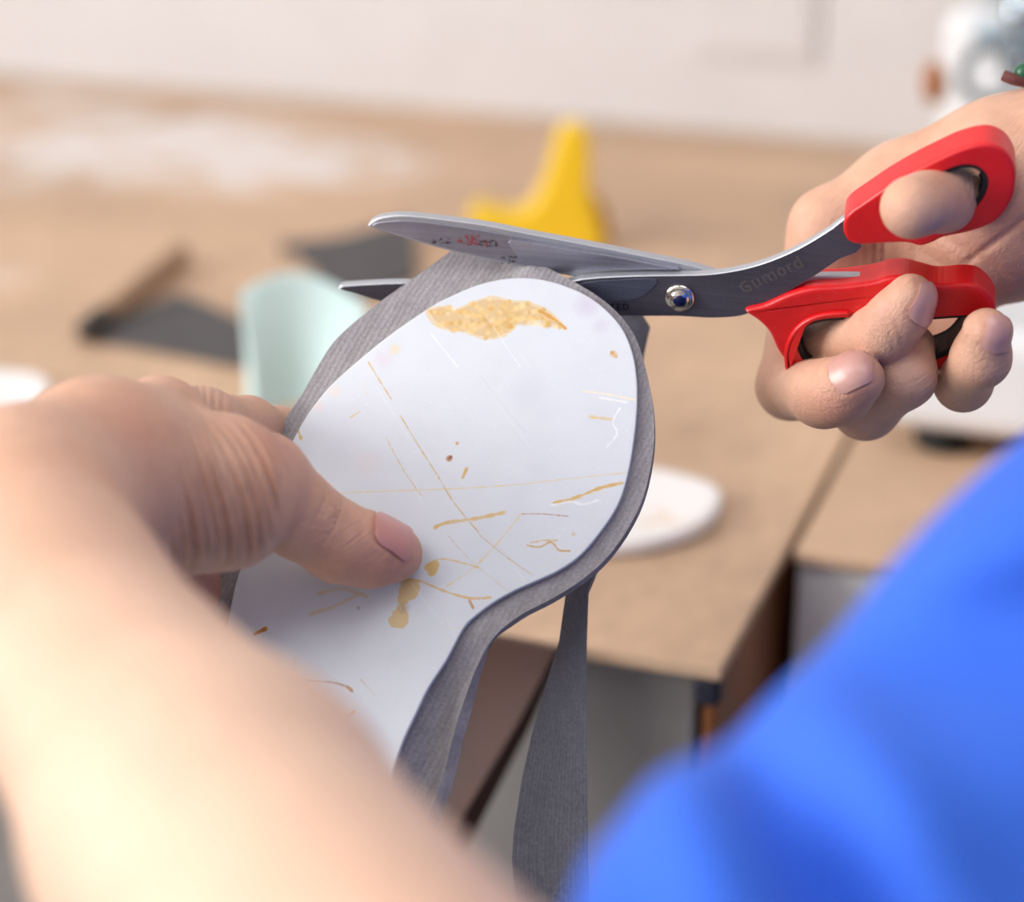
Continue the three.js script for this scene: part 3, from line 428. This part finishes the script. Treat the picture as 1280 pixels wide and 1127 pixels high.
  const text = (str, px, py, px2, py2, size, z) => { const g = new TextGeometry(str, { font, size, depth: 0.00004, curveSegments: 3 }), a = CF.uv(px, py), b = CF.uv(px2, py2); g.rotateZ(Math.atan2(b.y - a.y, b.x - a.x)); g.translate(a.x, a.y, z); g.applyMatrix4(CF.M); return g; };
  const at = (px, py, z) => onPlane(px, py, CO, CN).addScaledVector(CN, z);
  const screw = orient(lathe([[0, 0.0026], [0.0022, 0.0024], [0.0026, 0.0012], [0.0034, 0.0012], [0.0042, 0.0009], [0.0046, 0], [0.0046, -0.006], [0, -0.006]].reverse(), 36), at(851, 365, tA), CN);
  const socket = orient(lathe([[0.0021, 0.0026], [0.0014, 0.0034], [0, 0.0036]].reverse(), 6), at(852, 364, tA), CN);
  // smears of paint and glue left on the upper blade
  const smear = []; for (let i = 0; i < 132; i++) { const t = rnd(), cx = [583, 590, 600, 552, 610, 636][i % 6] + (rnd() - 0.5) * 22, cy = [301, 297, 303, 300, 304, 324][i % 6] + (rnd() - 0.5) * 8, g = new THREE.IcosahedronGeometry(0.00008 + rnd() * 0.00026, 0); g.scale(1 + rnd(), 1, 0.4); g.applyMatrix4(new THREE.Matrix4().makeBasis(CF.x, CF.y, CF.n)); const q = at(cx, cy, 0.0003); g.translate(q.x, q.y, q.z); smear.push(g); }
  thing('scissors', 'steel scissors with red handles and black grip linings cutting grey foam', 'scissors', at(850, 380, 0), [
    ['lower_blade', gA, [coated, steelLitEdge], 'dark coated blade and shank', [['ground_face', fA, darkGround], ['lettering', text('COATED', 736, 382, 796, 381, 0.0024, tA + 0.00002), mat({ color: 0x15151a, roughness: 0.6 }), 'small black lettering'], ['lettering', text('Gumord', 930, 361, 1004, 327, 0.0038, tA + 0.00002), mat({ color: lin(0.1, 0.088, 0.09), roughness: 0.6 }), 'faint engraved lettering']]],
    ['upper_blade', gB, steelLitEdge, 'bare steel blade with a worn tip', [['ground_face', fB, ground], ['ground_face', fB2, ground], ['dried_smear', mergeGeometries(smear.filter((_, i) => i % 6 < 3)), mat({ color: 0x9c4a4a, roughness: 0.8 }), 'reddish dried smear'], ['dried_smear', mergeGeometries(smear.filter((_, i) => i % 6 >= 3)), mat({ color: 0x4a4448, roughness: 0.8 }), 'dark dried specks']]],
    ['pivot_screw', screw, mat({ color: 0xd8d4cc, metalness: 1, roughness: 0.14 }), 'domed chrome pivot screw', [['screw_socket', socket, mat({ color: 0x101a48, metalness: 0.3, roughness: 0.25 }), 'dark blue screw socket']]],
    ['thumb_ring', rA, red, 'red plastic thumb ring', [['grip_lining', band(CFa, holeA, 8, -0.0116, -0.0009), black, 'black grip lining']]],
    ['finger_ring', rB, red, 'red plastic finger ring', [['grip_lining', band(CFb, holeB, 8, -0.0114, -0.001), black, 'black grip lining'], ['raised_rim', ridge, red]]],
  ]);
}

// ---------------------------------------------------------------- the person
const J = (px, py, d, r) => ({ p: P(px, py, d / 1000), r: r / 1000 });
function crease(px, py, d, axis, list, depth, R, w = 0.0006) { const c = P(px, py, d / 1000), a = axis.clone().normalize(); return { c, a, list: list.map((x) => x / 1000), depth: depth / 1000, R: R / 1000, w }; }
const creaseAt = (C, x, y, z) => { const dx = x - C.c.x, dy = y - C.c.y, dz = z - C.c.z, q = dx * dx + dy * dy + dz * dz, R2 = C.R * C.R; if (q > R2) return 0; const s = dx * C.a.x + dy * C.a.y + dz * C.a.z, m = (1 - q / R2); let v = 0; for (const o of C.list) { const e = (s - o) / C.w; if (e > -3 && e < 3) v += Math.exp(-e * e); } return C.depth * v * Math.sqrt(m); };
// a nail: centre inside the finger tip, direction to the tip, outward direction, half width and half length
const nail = (j, t, n, w, l) => { t = t.clone().normalize(); n = n.clone().addScaledVector(t, -n.dot(t)).normalize(); return { c: j.p, t, n, s: n.clone().cross(t), w, l, r: j.r }; };
const nailD = (N, u, v) => { const k = 0.0022, qx = Math.abs(u) - N.w + k, qy = Math.abs(v) - N.l + k; return Math.hypot(Math.max(qx, 0), Math.max(qy, 0)) + Math.min(Math.max(qx, qy), 0) - k; };
const nailBump = (N, x, y, z) => { const dx = x - N.c.x, dy = y - N.c.y, dz = z - N.c.z, h = dx * N.n.x + dy * N.n.y + dz * N.n.z; if (h < 0.001 || dx * dx + dy * dy + dz * dz > 0.0004) return 0; const v = dx * N.t.x + dy * N.t.y + dz * N.t.z, d = nailD(N, dx * N.s.x + dy * N.s.y + dz * N.s.z, v); const e = (d - 0.0011) / 0.0012; return d > 0.004 ? 0 : 0.00035 * Math.exp(-e * e) * (1 - 0.75 * sstep(N.l * 0.3, N.l, v)); };
function nailMesh(N, f) {
  const U = 12, W = 14, rows = [];
  for (let i = 0; i <= W; i++) { const r = []; for (let j = 0; j <= U; j++) {
    const b = i / W * 2 - 1, a = j / U * 2 - 1, v = b * N.l, wid = N.w * Math.pow(Math.max(0.05, 1 - Math.pow(Math.abs(b), 5) * 0.75), 0.7), u = a * wid;
    const p = N.c.clone().addScaledVector(N.s, u).addScaledVector(N.t, v).addScaledVector(N.n, 0.016);
    for (let k = 0; k < 40; k++) { const d = f(p.x, p.y, p.z); if (d < 0.00002) break; p.addScaledVector(N.n, -d * 0.9); }
    const edge = Math.max(Math.abs(a), Math.abs(b)); r.push(p.addScaledVector(N.n, 0.00038 - 0.00035 * sstep(0.8, 1, edge)));
  } rows.push(r); }
  return slab(rows.reverse(), 0.0008);
}
function handField(palm, fingers, creases, nails, extra) {
  const chains = fingers.map(chain), roots = chains.map((c) => c[0]), balls = fingers.map((f) => { const b = new THREE.Sphere().setFromPoints(f.map((j) => j.p)); return [b.center.x, b.center.y, b.center.z, b.radius + 0.02]; });
  return (x, y, z) => {
    let d = palm[0](x, y, z); for (let i = 1; i < palm.length; i++) d = smin(d, palm[i](x, y, z), 0.012);
    if (d > 0.12) return d;
    const near = balls.map(([a, b, c, r]) => Math.hypot(x - a, y - b, z - c) < r + Math.max(0, Math.min(d, 0.05)));
    for (let q = 0; q < roots.length; q++) if (near[q]) d = smin(d, roots[q](x, y, z), 0.007);
    for (let q = 0; q < chains.length; q++) { const c = chains[q]; if (!near[q]) continue; let e = c[0](x, y, z); for (let i = 1; i < c.length; i++) e = smin(e, c[i](x, y, z), 0.004); d = smin(d, e, 0.0012); }
    if (d < 0.006 && d > -0.006) { for (const c of creases) d += creaseAt(c, x, y, z); for (const n of nails) d -= nailBump(n, x, y, z); if (extra) d += extra(x, y, z); }
    return d;
  };
}
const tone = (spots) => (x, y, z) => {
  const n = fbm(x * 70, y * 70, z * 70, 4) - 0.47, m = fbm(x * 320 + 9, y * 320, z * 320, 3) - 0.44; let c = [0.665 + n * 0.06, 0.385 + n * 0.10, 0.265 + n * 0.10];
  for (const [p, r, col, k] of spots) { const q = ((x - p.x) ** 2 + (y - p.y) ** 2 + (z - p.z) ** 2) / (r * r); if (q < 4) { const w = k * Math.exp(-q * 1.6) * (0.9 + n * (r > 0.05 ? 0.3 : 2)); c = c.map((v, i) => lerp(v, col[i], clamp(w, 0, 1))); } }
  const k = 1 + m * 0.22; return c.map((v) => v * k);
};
const RED = [0.56, 0.19, 0.135], PALE = [0.68, 0.45, 0.31], GREY = [0.2, 0.24, 0.32];

// left arm
const elbow = J(670, 1590, 292, 37), shoulderL = J(1790, 549, 452, 58);
const thumbL = [J(285, 600, 556, 17), J(325, 605, 563, 13.5), J(375, 645, 570, 11.2), J(425, 678, 576, 10.6), J(462, 689, 580, 9.6), J(493, 692, 584, 7.9)];
const indexL = [J(200, 528, 566, 11), J(252, 528, 584, 9.5), J(310, 531, 607, 7.8), J(350, 541, 624, 7.2), J(385, 556, 628, 6.8)];
const middleL = [J(165, 590, 575, 12), J(215, 690, 592, 10.5), J(245, 750, 604, 9.5), J(300, 760, 614, 8.5), J(350, 730, 617, 7.5)];
const ringL = [J(145, 640, 565, 12), J(180, 760, 588, 10), J(215, 830, 602, 9), J(280, 850, 609, 8.2), J(330, 830, 610, 7.2)];
const littleL = [J(120, 670, 555, 11), J(140, 800, 578, 9), J(170, 880, 592, 8), J(230, 910, 600, 7), J(270, 905, 601, 6.4)];
const nailThumb = nail(thumbL[5], cdir(0.95, -0.16, -0.1), cdir(0.1, 0.6, 0.8), 0.0066, 0.0058);
nailThumb.c = P(486, 688, 0.583);
const thumbAxis = P(425, 678, 0.576).sub(P(375, 645, 0.57)), foldAxis = P(330, 600, 0.563).sub(P(150, 600, 0.528)).normalize(), foldO = P(190, 610, 0.53), foldUp = cdir(0, 1, 0);
const folds = (x, y, z) => {
  const dx = x - foldO.x, dy = y - foldO.y, dz = z - foldO.z, s = dx * foldAxis.x + dy * foldAxis.y + dz * foldAxis.z, h = dx * foldUp.x + dy * foldUp.y + dz * foldUp.z; if (s < -0.008 || s > 0.036) return 0;
  const q = s + 0.45 * h - 14 * (h + 0.004) * (h + 0.004), m = sstep(-0.006, 0.004, s) * (1 - sstep(0.027, 0.033, s)) * sstep(-0.026, -0.016, h) * (1 - sstep(0.004, 0.02, h));
  return -0.0009 * m * (Math.sin(q * 2 * Math.PI / 0.0036 + 2.2 * noise3(x * 90, y * 90, z * 90)) + 0.4 * Math.sin(q * 2 * Math.PI / 0.0057));
};
const creasesL = [crease(412, 640, 566, thumbAxis, [-4.2, -2.6, -1.2, 0.2, 1.8], 0.45, 12), crease(470, 690, 573, cdir(1, -0.2, 0), [-6, 5], 0.2, 9), crease(262, 500, 572, cdir(1, -0.1, -0.2), [-3, -1, 1.5, 4], 0.5, 11), crease(338, 640, 556, cdir(0.9, 0.45, 0), [-2], 0.7, 14, 0.0011)];
const palmL = [bone(J(30, 642, 498, 24).p, 0.024, J(130, 585, 526, 19).p, 0.0195), bone(J(120, 600, 526, 19).p, 0.019, J(285, 615, 553, 17.5).p, 0.0175), bone(J(190, 635, 543, 19).p, 0.018, J(280, 640, 556, 14.5).p, 0.0135), bone(J(120, 570, 528, 17).p, 0.0175, J(200, 530, 562, 11.5).p, 0.012), bone(J(100, 620, 535, 16).p, 0.016, J(150, 640, 565, 12).p, 0.014), bone(J(30, 642, 498, 24).p, 0.0235, J(64, 768, 462, 25).p, 0.0252), bone(J(64, 768, 462, 25).p, 0.0252, J(268, 1045, 393, 33).p, 0.0325), bone(J(268, 1045, 393, 33).p, 0.0325, elbow.p, 0.036), bone(elbow.p, 0.032, elbow.p.clone().lerp(shoulderL.p, 0.14), 0.0305), bone(elbow.p.clone().lerp(shoulderL.p, 0.16), 0.021, shoulderL.p, 0.022)];
const fieldL = handField(palmL, [thumbL, indexL, middleL, ringL, littleL], creasesL, [nailThumb], folds);
const span = (list, pad) => { const b = new THREE.Box3(); list.forEach((p) => b.expandByPoint(p)); b.expandByScalar(pad); return [b.min, b.max]; };
const skinL = tone([[P(345, 560, 0.55), 0.013, RED, 0.45], [P(495, 690, 0.577), 0.012, RED, 0.35], [P(430, 720, 0.57), 0.02, RED, 0.35], [P(150, 545, 0.51), 0.014, RED, 0.35], [P(235, 740, 0.595), 0.02, RED, 0.5], [P(300, 1060, 0.37), 0.12, [0.78, 0.54, 0.40], 1]]);  // last spot: pale forearm skin, with its bright highlight put into the tone
// the hand is meshed finely, the rest of the arm coarsely; the two overlap inside each other and are merged into the one body
function armMesh(field, tone_, hand, rest, cut, n) {
  const side = (x, y, z) => (x - cut.x) * n.x + (y - cut.y) * n.y + (z - cut.z) * n.z, [a, b] = span(hand, 0.034), [c, d] = span(rest, 0.064);
  return [netMesh((x, y, z) => Math.max(field(x, y, z), side(x, y, z) - 0.003), a, b, 0.0011, tone_), netMesh((x, y, z) => Math.max(field(x, y, z), -side(x, y, z) - 0.003), c, d, 0.003, tone_)];
}
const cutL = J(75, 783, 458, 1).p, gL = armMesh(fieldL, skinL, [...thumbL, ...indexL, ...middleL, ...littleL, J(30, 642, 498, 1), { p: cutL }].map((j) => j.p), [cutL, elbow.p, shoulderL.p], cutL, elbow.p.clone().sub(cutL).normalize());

// right hand and arm
const D = (px, py, w) => cutDepth(px, py, -w / 1000) * 1000;   // depth behind the scissors' plane
const wristR = J(1340, 232, 632, 27), elbowR = { p: V(0.19, TABLE + 0.1, -0.69), r: 0.04 }, shoulderR = { p: V(0.37, TABLE + 0.25, -0.585), r: 0.055 };
const thumbR = [J(1285, 205, 634, 16), J(1248, 222, 624, 12), J(1207, 232, 600, 10.5), J(1180, 246, 579, 9.2), J(1140, 259, 563, 8.6)];
const indexR = [J(1037, 285, 640, 11), J(1006, 385, 640, 10.4), J(988, 482, 634, 9.8), J(1030, 492, 606, 9.4), J(1050, 488, 599, 9.0), J(1072, 474, 593, 7.7)];
const middleR = [J(1085, 300, 650, 11), J(1050, 380, 642, 9.6), J(1026, 426, 626, 8.2), J(1106, 415, 598, 8.1), J(1122, 396, 593, 7.7), J(1138, 371, 589, 6.6)];
const ringR = [J(1140, 315, 654, 11), J(1110, 430, 645, 10.4), J(1082, 507, 622, 9.6), J(1130, 470, 604, 8.8), J(1138, 434, 611, 7.3)];
const littleR = [J(1195, 330, 652, 10.5), J(1195, 420, 640, 9.4), J(1204, 478, 612, 7.9), J(1226, 447, 590, 7.9), J(1233, 414, 584, 6.6)];
const nailsR = [
  [nail(indexR[5], cdir(0.86, 0.42, 0.28), cdir(0.05, 0.35, 1), 0.0056, 0.0058), P(1068, 467, 0.593)],
  [nail(middleR[5], cdir(0.42, 0.88, 0.08), cdir(0.72, -0.12, 0.72), 0.0052, 0.0058), P(1138, 373, 0.590)],
  [nail(littleR[4], cdir(0.2, 0.95, 0.18), cdir(0.42, -0.1, 0.9), 0.0043, 0.0049), P(1233, 413, 0.584)],
].map(([n, c]) => { n.c = c; return n; });
const creasesR = [crease(1206, 230, 577, cdir(-0.95, 0.15, 0.3), [-3, -1, 1.2, 3], 0.5, 9), crease(1095, 325, 628, cdir(1, 0.1, 0), [-5, -2, 1, 3.5], 0.8, 15, 0.0009), crease(1250, 300, 606, cdir(-0.6, 0.75, 0), [0], 1.0, 18, 0.0012), crease(1200, 325, 620, cdir(0.55, 0.8, 0), [-3, 3], 0.7, 16, 0.0012), crease(1120, 425, 588, cdir(0.9, 0.4, 0), [-1, 1.5], 0.2, 7)];
const palmR = [bone(wristR.p, 0.0265, J(1245, 215, 633, 20).p, 0.02), bone(J(1245, 212, 633, 19).p, 0.0185, J(1130, 240, 640, 13).p, 0.0135), bone(J(1130, 240, 640, 13).p, 0.0135, J(1037, 285, 640, 11).p, 0.0115), bone(J(1245, 290, 634, 20).p, 0.0195, J(1190, 318, 642, 15).p, 0.0155), bone(J(1250, 255, 636, 20).p, 0.02, J(1100, 295, 652, 13).p, 0.0135), bone(wristR.p, 0.025, J(1250, 285, 634, 21).p, 0.0205), bone(J(1290, 205, 630, 17).p, 0.0175, J(1250, 220, 625, 14).p, 0.0135), bone(wristR.p, 0.026, elbowR.p, 0.041), bone(elbowR.p, 0.041, shoulderR.p, 0.047)];
const fieldR = handField(palmR, [thumbR, indexR, middleR, ringR, littleR], creasesR, nailsR);
const skinR = tone([[P(1040, 515, 0.595), 0.012, RED, 0.55], [P(1070, 480, 0.585), 0.008, RED, 0.3], [P(1100, 410, 0.588), 0.012, RED, 0.25], [P(1105, 436, 0.588), 0.007, PALE, 0.5], [P(998, 512, 0.62), 0.0035, GREY, 0.8], [P(1178, 285, 0.56), 0.0055, GREY, 0.7], [P(1195, 265, 0.565), 0.007, GREY, 0.25], [P(1195, 490, 0.60), 0.006, PALE, 0.5], [P(1215, 330, 0.61), 0.02, RED, 0.25], [P(1085, 330, 0.62), 0.016, RED, 0.4]]);
const cutR = wristR.p.clone().lerp(elbowR.p, 0.12), gR = armMesh(fieldR, skinR, [...thumbR, ...indexR, ...littleR, ...ringR, wristR, { p: cutR }].map((j) => j.p), [cutR, elbowR.p, shoulderR.p], cutR, elbowR.p.clone().sub(cutR).normalize());

// trunk under the shirt, shirt and trousers
const down = V(0, -1, 0), mid = shoulderL.p.clone().lerp(shoulderR.p, 0.5), hipY = 0.5, hip = V(mid.x + 0.05, hipY, -0.24), acr = shoulderR.p.clone().sub(shoulderL.p).setY(0).normalize(), fwd = V(0, 1, 0).cross(acr).negate();
if (fwd.x > 0) fwd.negate();
const tp = (a, y, f) => hip.clone().addScaledVector(acr, a).setY(y).addScaledVector(fwd, f);
const headC = mid.clone().add(V(0, 0.24, 0)).addScaledVector(fwd, 0.1), chest = (a) => mid.clone().add(V(0, -0.09, 0)).addScaledVector(acr, a);
const trunkB = [bone(shoulderL.p, 0.06, shoulderR.p, 0.06), bone(mid.clone().add(V(0, -0.08, 0)), 0.11, tp(0, 0.6, 0), 0.11), bone(mid, 0.06, headC.clone().add(V(0, -0.1, 0)), 0.055)];
const headB = [bone(headC.clone().addScaledVector(fwd, -0.015).add(V(0, 0.03, 0)), 0.088, headC.clone().addScaledVector(fwd, 0.02).add(V(0, -0.03, 0)), 0.075), bone(headC.clone().addScaledVector(fwd, 0.05).add(V(0, -0.085, 0)), 0.035, headC.clone().addScaledVector(fwd, 0.02).add(V(0, -0.05, 0)), 0.06)];
const noseB = bone(headC.clone().addScaledVector(fwd, 0.088).add(V(0, 0.005, 0)), 0.009, headC.clone().addScaledVector(fwd, 0.108).add(V(0, -0.035, 0)), 0.013);
const earB = [-1, 1].map((s) => bone(headC.clone().addScaledVector(acr, s * 0.086).add(V(0, 0.015, 0)), 0.014, headC.clone().addScaledVector(acr, s * 0.082).add(V(0, -0.025, 0)), 0.01));
const lipB = bone(headC.clone().addScaledVector(fwd, 0.087).addScaledVector(acr, -0.02).add(V(0, -0.066, 0)), 0.007, headC.clone().addScaledVector(fwd, 0.087).addScaledVector(acr, 0.02).add(V(0, -0.066, 0)), 0.007);
const eyeC = [-1, 1].map((s) => headC.clone().addScaledVector(fwd, 0.088).addScaledVector(acr, s * 0.032).add(V(0, 0.012, 0)));
const fieldT = (x, y, z) => { let d = trunkB[0](x, y, z); for (const b of [trunkB[1], trunkB[2], ...headB]) d = smin(d, b(x, y, z), 0.04); d = smin(d, noseB(x, y, z), 0.012); for (const b of earB) d = smin(d, b(x, y, z), 0.006); d = smin(d, lipB(x, y, z), 0.006); for (const e of eyeC) { const q = Math.hypot(x - e.x, y - e.y, z - e.z) - 0.011; d = -smin(-d, q + 0.0, 0.008); } return d; };
const [loT, hiT] = span([shoulderL.p, shoulderR.p, headC, tp(0, 0.6, 0)], 0.16);
const gT = netMesh(fieldT, loT, hiT, 0.005, tone([]), 1);
const skinBump = dataTex(512, 512, (u, v, x, y) => { const s = hash3(x >> 1, y >> 1, 71) * 60 + tnoise(u, v, 90, 72) * 90 + tnoise(u, v, 40, 73) * 80; return [s, s, s]; }, false); skinBump.repeat.set(28, 28);
const skinMat = mat({ vertexColors: true, roughness: 0.5, bumpMap: skinBump, bumpScale: 0.0003, sheen: 0.15, sheenRoughness: 0.6, sheenColor: lin(1, 0.75, 0.6) });

// the blue short-sleeved top
const armDir = shoulderL.p.clone().sub(elbow.p).normalize(), hemP = P(733, 1085, 0.33), hemN = ray(742, 1055).cross(ray(718, 1127)).normalize();
if (hemN.dot(armDir) < 0) hemN.negate();
const slv = [bone(elbow.p, 0.0372, shoulderL.p, 0.0605)], slvR = bone(elbowR.p.clone().lerp(shoulderR.p, 0.3), 0.056, shoulderR.p, 0.064);
const torso = [bone(shoulderL.p.clone().addScaledVector(acr, 0.04), 0.075, shoulderR.p.clone().addScaledVector(acr, -0.04), 0.075), bone(chest(-0.06), 0.1, tp(-0.06, 0.56, 0), 0.12), bone(chest(0.06), 0.1, tp(0.06, 0.56, 0), 0.12)];
const foldList = [[P(1310, 815, 0.325), cdir(-0.2, 0.95, 0), 0.0115, 0.017, 0.0017], [P(1045, 1125, 0.31), cdir(0.88, 0.42, 0), 0.0075, 0.0125, 0.0013], [P(1240, 1040, 0.32), cdir(-0.3, 0.9, 0), 0.012, 0.006, 0.004]];
const shirtF = (x, y, z) => {
  let d = slv[0](x, y, z); d = smin(d, slvR(x, y, z), 0.01); let t = torso[0](x, y, z); t = smin(t, torso[1](x, y, z), 0.06); t = smin(t, torso[2](x, y, z), 0.06); d = smin(d, t, 0.035);
  if (d < 0.03 && d > -0.03) { for (const [c, n, w, a, q2] of foldList) { const dx = x - c.x, dy = y - c.y, dz = z - c.z, s = dx * n.x + dy * n.y + dz * n.z, q = Math.sqrt(Math.max(0, dx * dx + dy * dy + dz * dz - s * s)); d += a * (Math.exp(-s * s / (w * w)) - 0.35 * Math.exp(-((Math.abs(s) - 2 * w) ** 2) / (w * w))) * Math.exp(-q * q / q2); }
    d += (fbm(x * 16, y * 16, z * 16, 2) - 0.37) * 0.006; }
  return d;
};
const shirtCut = (x, y, z) => {   // ends at the sleeve hem
  const d = shirtF(x, y, z); if (Math.hypot(x - hemP.x, y - hemP.y, z - hemP.z) > 0.2) return d;
  return Math.max(d, -((x - hemP.x) * hemN.x + (y - hemP.y) * hemN.y + (z - hemP.z) * hemN.z));
};
const [loS, hiS] = span([elbow.p, shoulderL.p, shoulderR.p, tp(0, 0.5, 0)], 0.14);
const gS = netMesh(shirtCut, loS, hiS, 0.0035, null, 1);
const weave = dataTex(256, 256, (u, v, x, y) => { const s = 120 + Math.sin(x * Math.PI / 2) * 30 + Math.sin(y * Math.PI / 2) * 30 + hash3(x, y, 81) * 40; return [s, s, s]; }, false); weave.repeat.set(60, 60);
const shirtMat = mat({ color: lin(0.028, 0.135, 0.72), roughness: 0.8, bumpMap: weave, bumpScale: 0.0002, sheen: 0.35, sheenRoughness: 0.5, sheenColor: lin(0.5, 0.65, 1) });
const legB = [-1, 1].flatMap((s) => { const h = tp(s * 0.1, 0.52, 0), k = tp(s * 0.12, 0.51, 0.36), f = tp(s * 0.12, 0.06, 0.3); return [bone(h, 0.1, k, 0.068), bone(k, 0.066, f, 0.05)]; });
const pantsF = (x, y, z) => { let d = legB[0](x, y, z); for (let i = 1; i < 4; i++) d = smin(d, legB[i](x, y, z), i === 2 ? 0.03 : 0.02); return d; };
const [loP, hiP] = span([tp(-0.13, 0.55, 0), tp(0.13, 0.5, 0.38), tp(0.13, 0.06, 0.38), tp(-0.13, 0.06, 0.38)], 0.12);
const gP = netMesh(pantsF, loP, hiP, 0.009, null, 1);
const hairF = (x, y, z) => { const a = headB[0](x, y, z) - 0.012, dx = x - headC.x, dy = y - headC.y, dz = z - headC.z, f = dx * fwd.x + dz * fwd.z; return Math.max(a + (fbm(x * 60, y * 60, z * 60, 2) - 0.4) * 0.008, f - 0.045 - Math.max(0, dy - 0.03) * 0.8, -dy - 0.05 + Math.max(0, f) * 0.9); };
const [loH, hiH] = span([headC], 0.16);
const gH = netMesh(hairF, loH, hiH, 0.005, null, 1);
const shoe = (s) => { const a = tp(s * 0.12, 0, 0.3), g = new RoundedBoxGeometry(0.095, 0.09, 0.26, 4, 0.04); g.applyMatrix4(new THREE.Matrix4().makeBasis(acr, V(0, 1, 0), fwd.clone())); g.translate(a.x + fwd.x * 0.05, 0.045, a.z + fwd.z * 0.05); return g; };
const nailMat = mat({ color: lin(0.60, 0.33, 0.28), roughness: 0.32, clearcoat: 0.4, clearcoatRoughness: 0.3 });
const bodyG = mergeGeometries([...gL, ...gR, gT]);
thing('person', 'person in a blue short-sleeved top holding the template and cutting with scissors', 'person', tp(0, 0, 0), [
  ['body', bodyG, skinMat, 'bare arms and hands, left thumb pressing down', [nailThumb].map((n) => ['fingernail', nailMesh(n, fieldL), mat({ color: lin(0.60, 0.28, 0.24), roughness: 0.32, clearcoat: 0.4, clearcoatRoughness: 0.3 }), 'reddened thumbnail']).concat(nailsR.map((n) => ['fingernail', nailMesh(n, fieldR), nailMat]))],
  ['shirt', gS, shirtMat, 'royal blue short-sleeved top'],
  ['trousers', gP, mat({ color: 0x2a2d38, roughness: 0.85 })], ['shoe', shoe(-1), mat({ color: 0xdcdcda, roughness: 0.6 })], ['shoe', shoe(1), mat({ color: 0xdcdcda, roughness: 0.6 })],
  ['hair', gH, mat({ color: 0x2b1d15, roughness: 0.6 })],
]);
{ // bracelet round the right wrist
  const ax = elbowR.p.clone().sub(wristR.p).normalize(), c = P(1300, 218, 0.632), r = 0.0272, parts = [], q = new THREE.Quaternion().setFromUnitVectors(V(0, 0, 1), ax);
  const pts = []; for (let i = 0; i < 48; i++) { const a = i / 48 * 2 * Math.PI; pts.push(V(Math.cos(a) * r, Math.sin(a) * r, Math.sin(a * 9) * 0.0012).applyQuaternion(q).add(c)); }
  const cord = new THREE.TubeGeometry(new THREE.CatmullRomCurve3(pts, true), 160, 0.0024, 10, true);
  const tas = new THREE.TubeGeometry(new THREE.CatmullRomCurve3([P(1300, 112, 0.625), P(1282, 103, 0.622), P(1266, 99, 0.621), P(1254, 94, 0.622)]), 30, 0.0017, 8, false);
  const bead = new THREE.SphereGeometry(0.003, 20, 14), bp = P(1280, 91, 0.622); bead.translate(bp.x, bp.y, bp.z);
  thing('bracelet', 'dark red-brown cord bracelet on the scissor hand wrist', 'bracelet', c.clone(), [['cord', cord, mat({ color: 0x5a2c28, roughness: 0.7 })], ['cord_end', tas, mat({ color: 0x6b3a36, roughness: 0.7 })], ['bead', bead, mat({ color: 0x1c5a3c, roughness: 0.3 }), 'green bead']]);
}
{ // stool under the person
  const b = tp(0, 0, 0.02), m = mat({ color: 0x3a3c40, metalness: 0.6, roughness: 0.4 }), legs = [[-1, -1], [1, -1], [1, 1], [-1, 1]].map(([i, j]) => { const a = V(b.x + i * 0.17, 0, b.z + j * 0.17), t = V(b.x + i * 0.11, 0.36, b.z + j * 0.11), d = t.clone().sub(a); return ['leg', orient(lathe([[0, 0], [0.013, 0], [0.013, d.length()], [0, d.length()]], 16), a, d), m]; });
  thing('stool', 'round black padded stool under the seated person', 'stool', b.clone(), [['seat', orient(lathe([[0, 0], [0.165, 0.002], [0.175, 0.012], [0.17, 0.035], [0.15, 0.042], [0, 0.042]], 40), V(b.x, 0.358, b.z), V(0, 1, 0)), mat({ color: 0x1a1a1c, roughness: 0.6 })], ...legs]);
}
renderer.render(scene, camera);
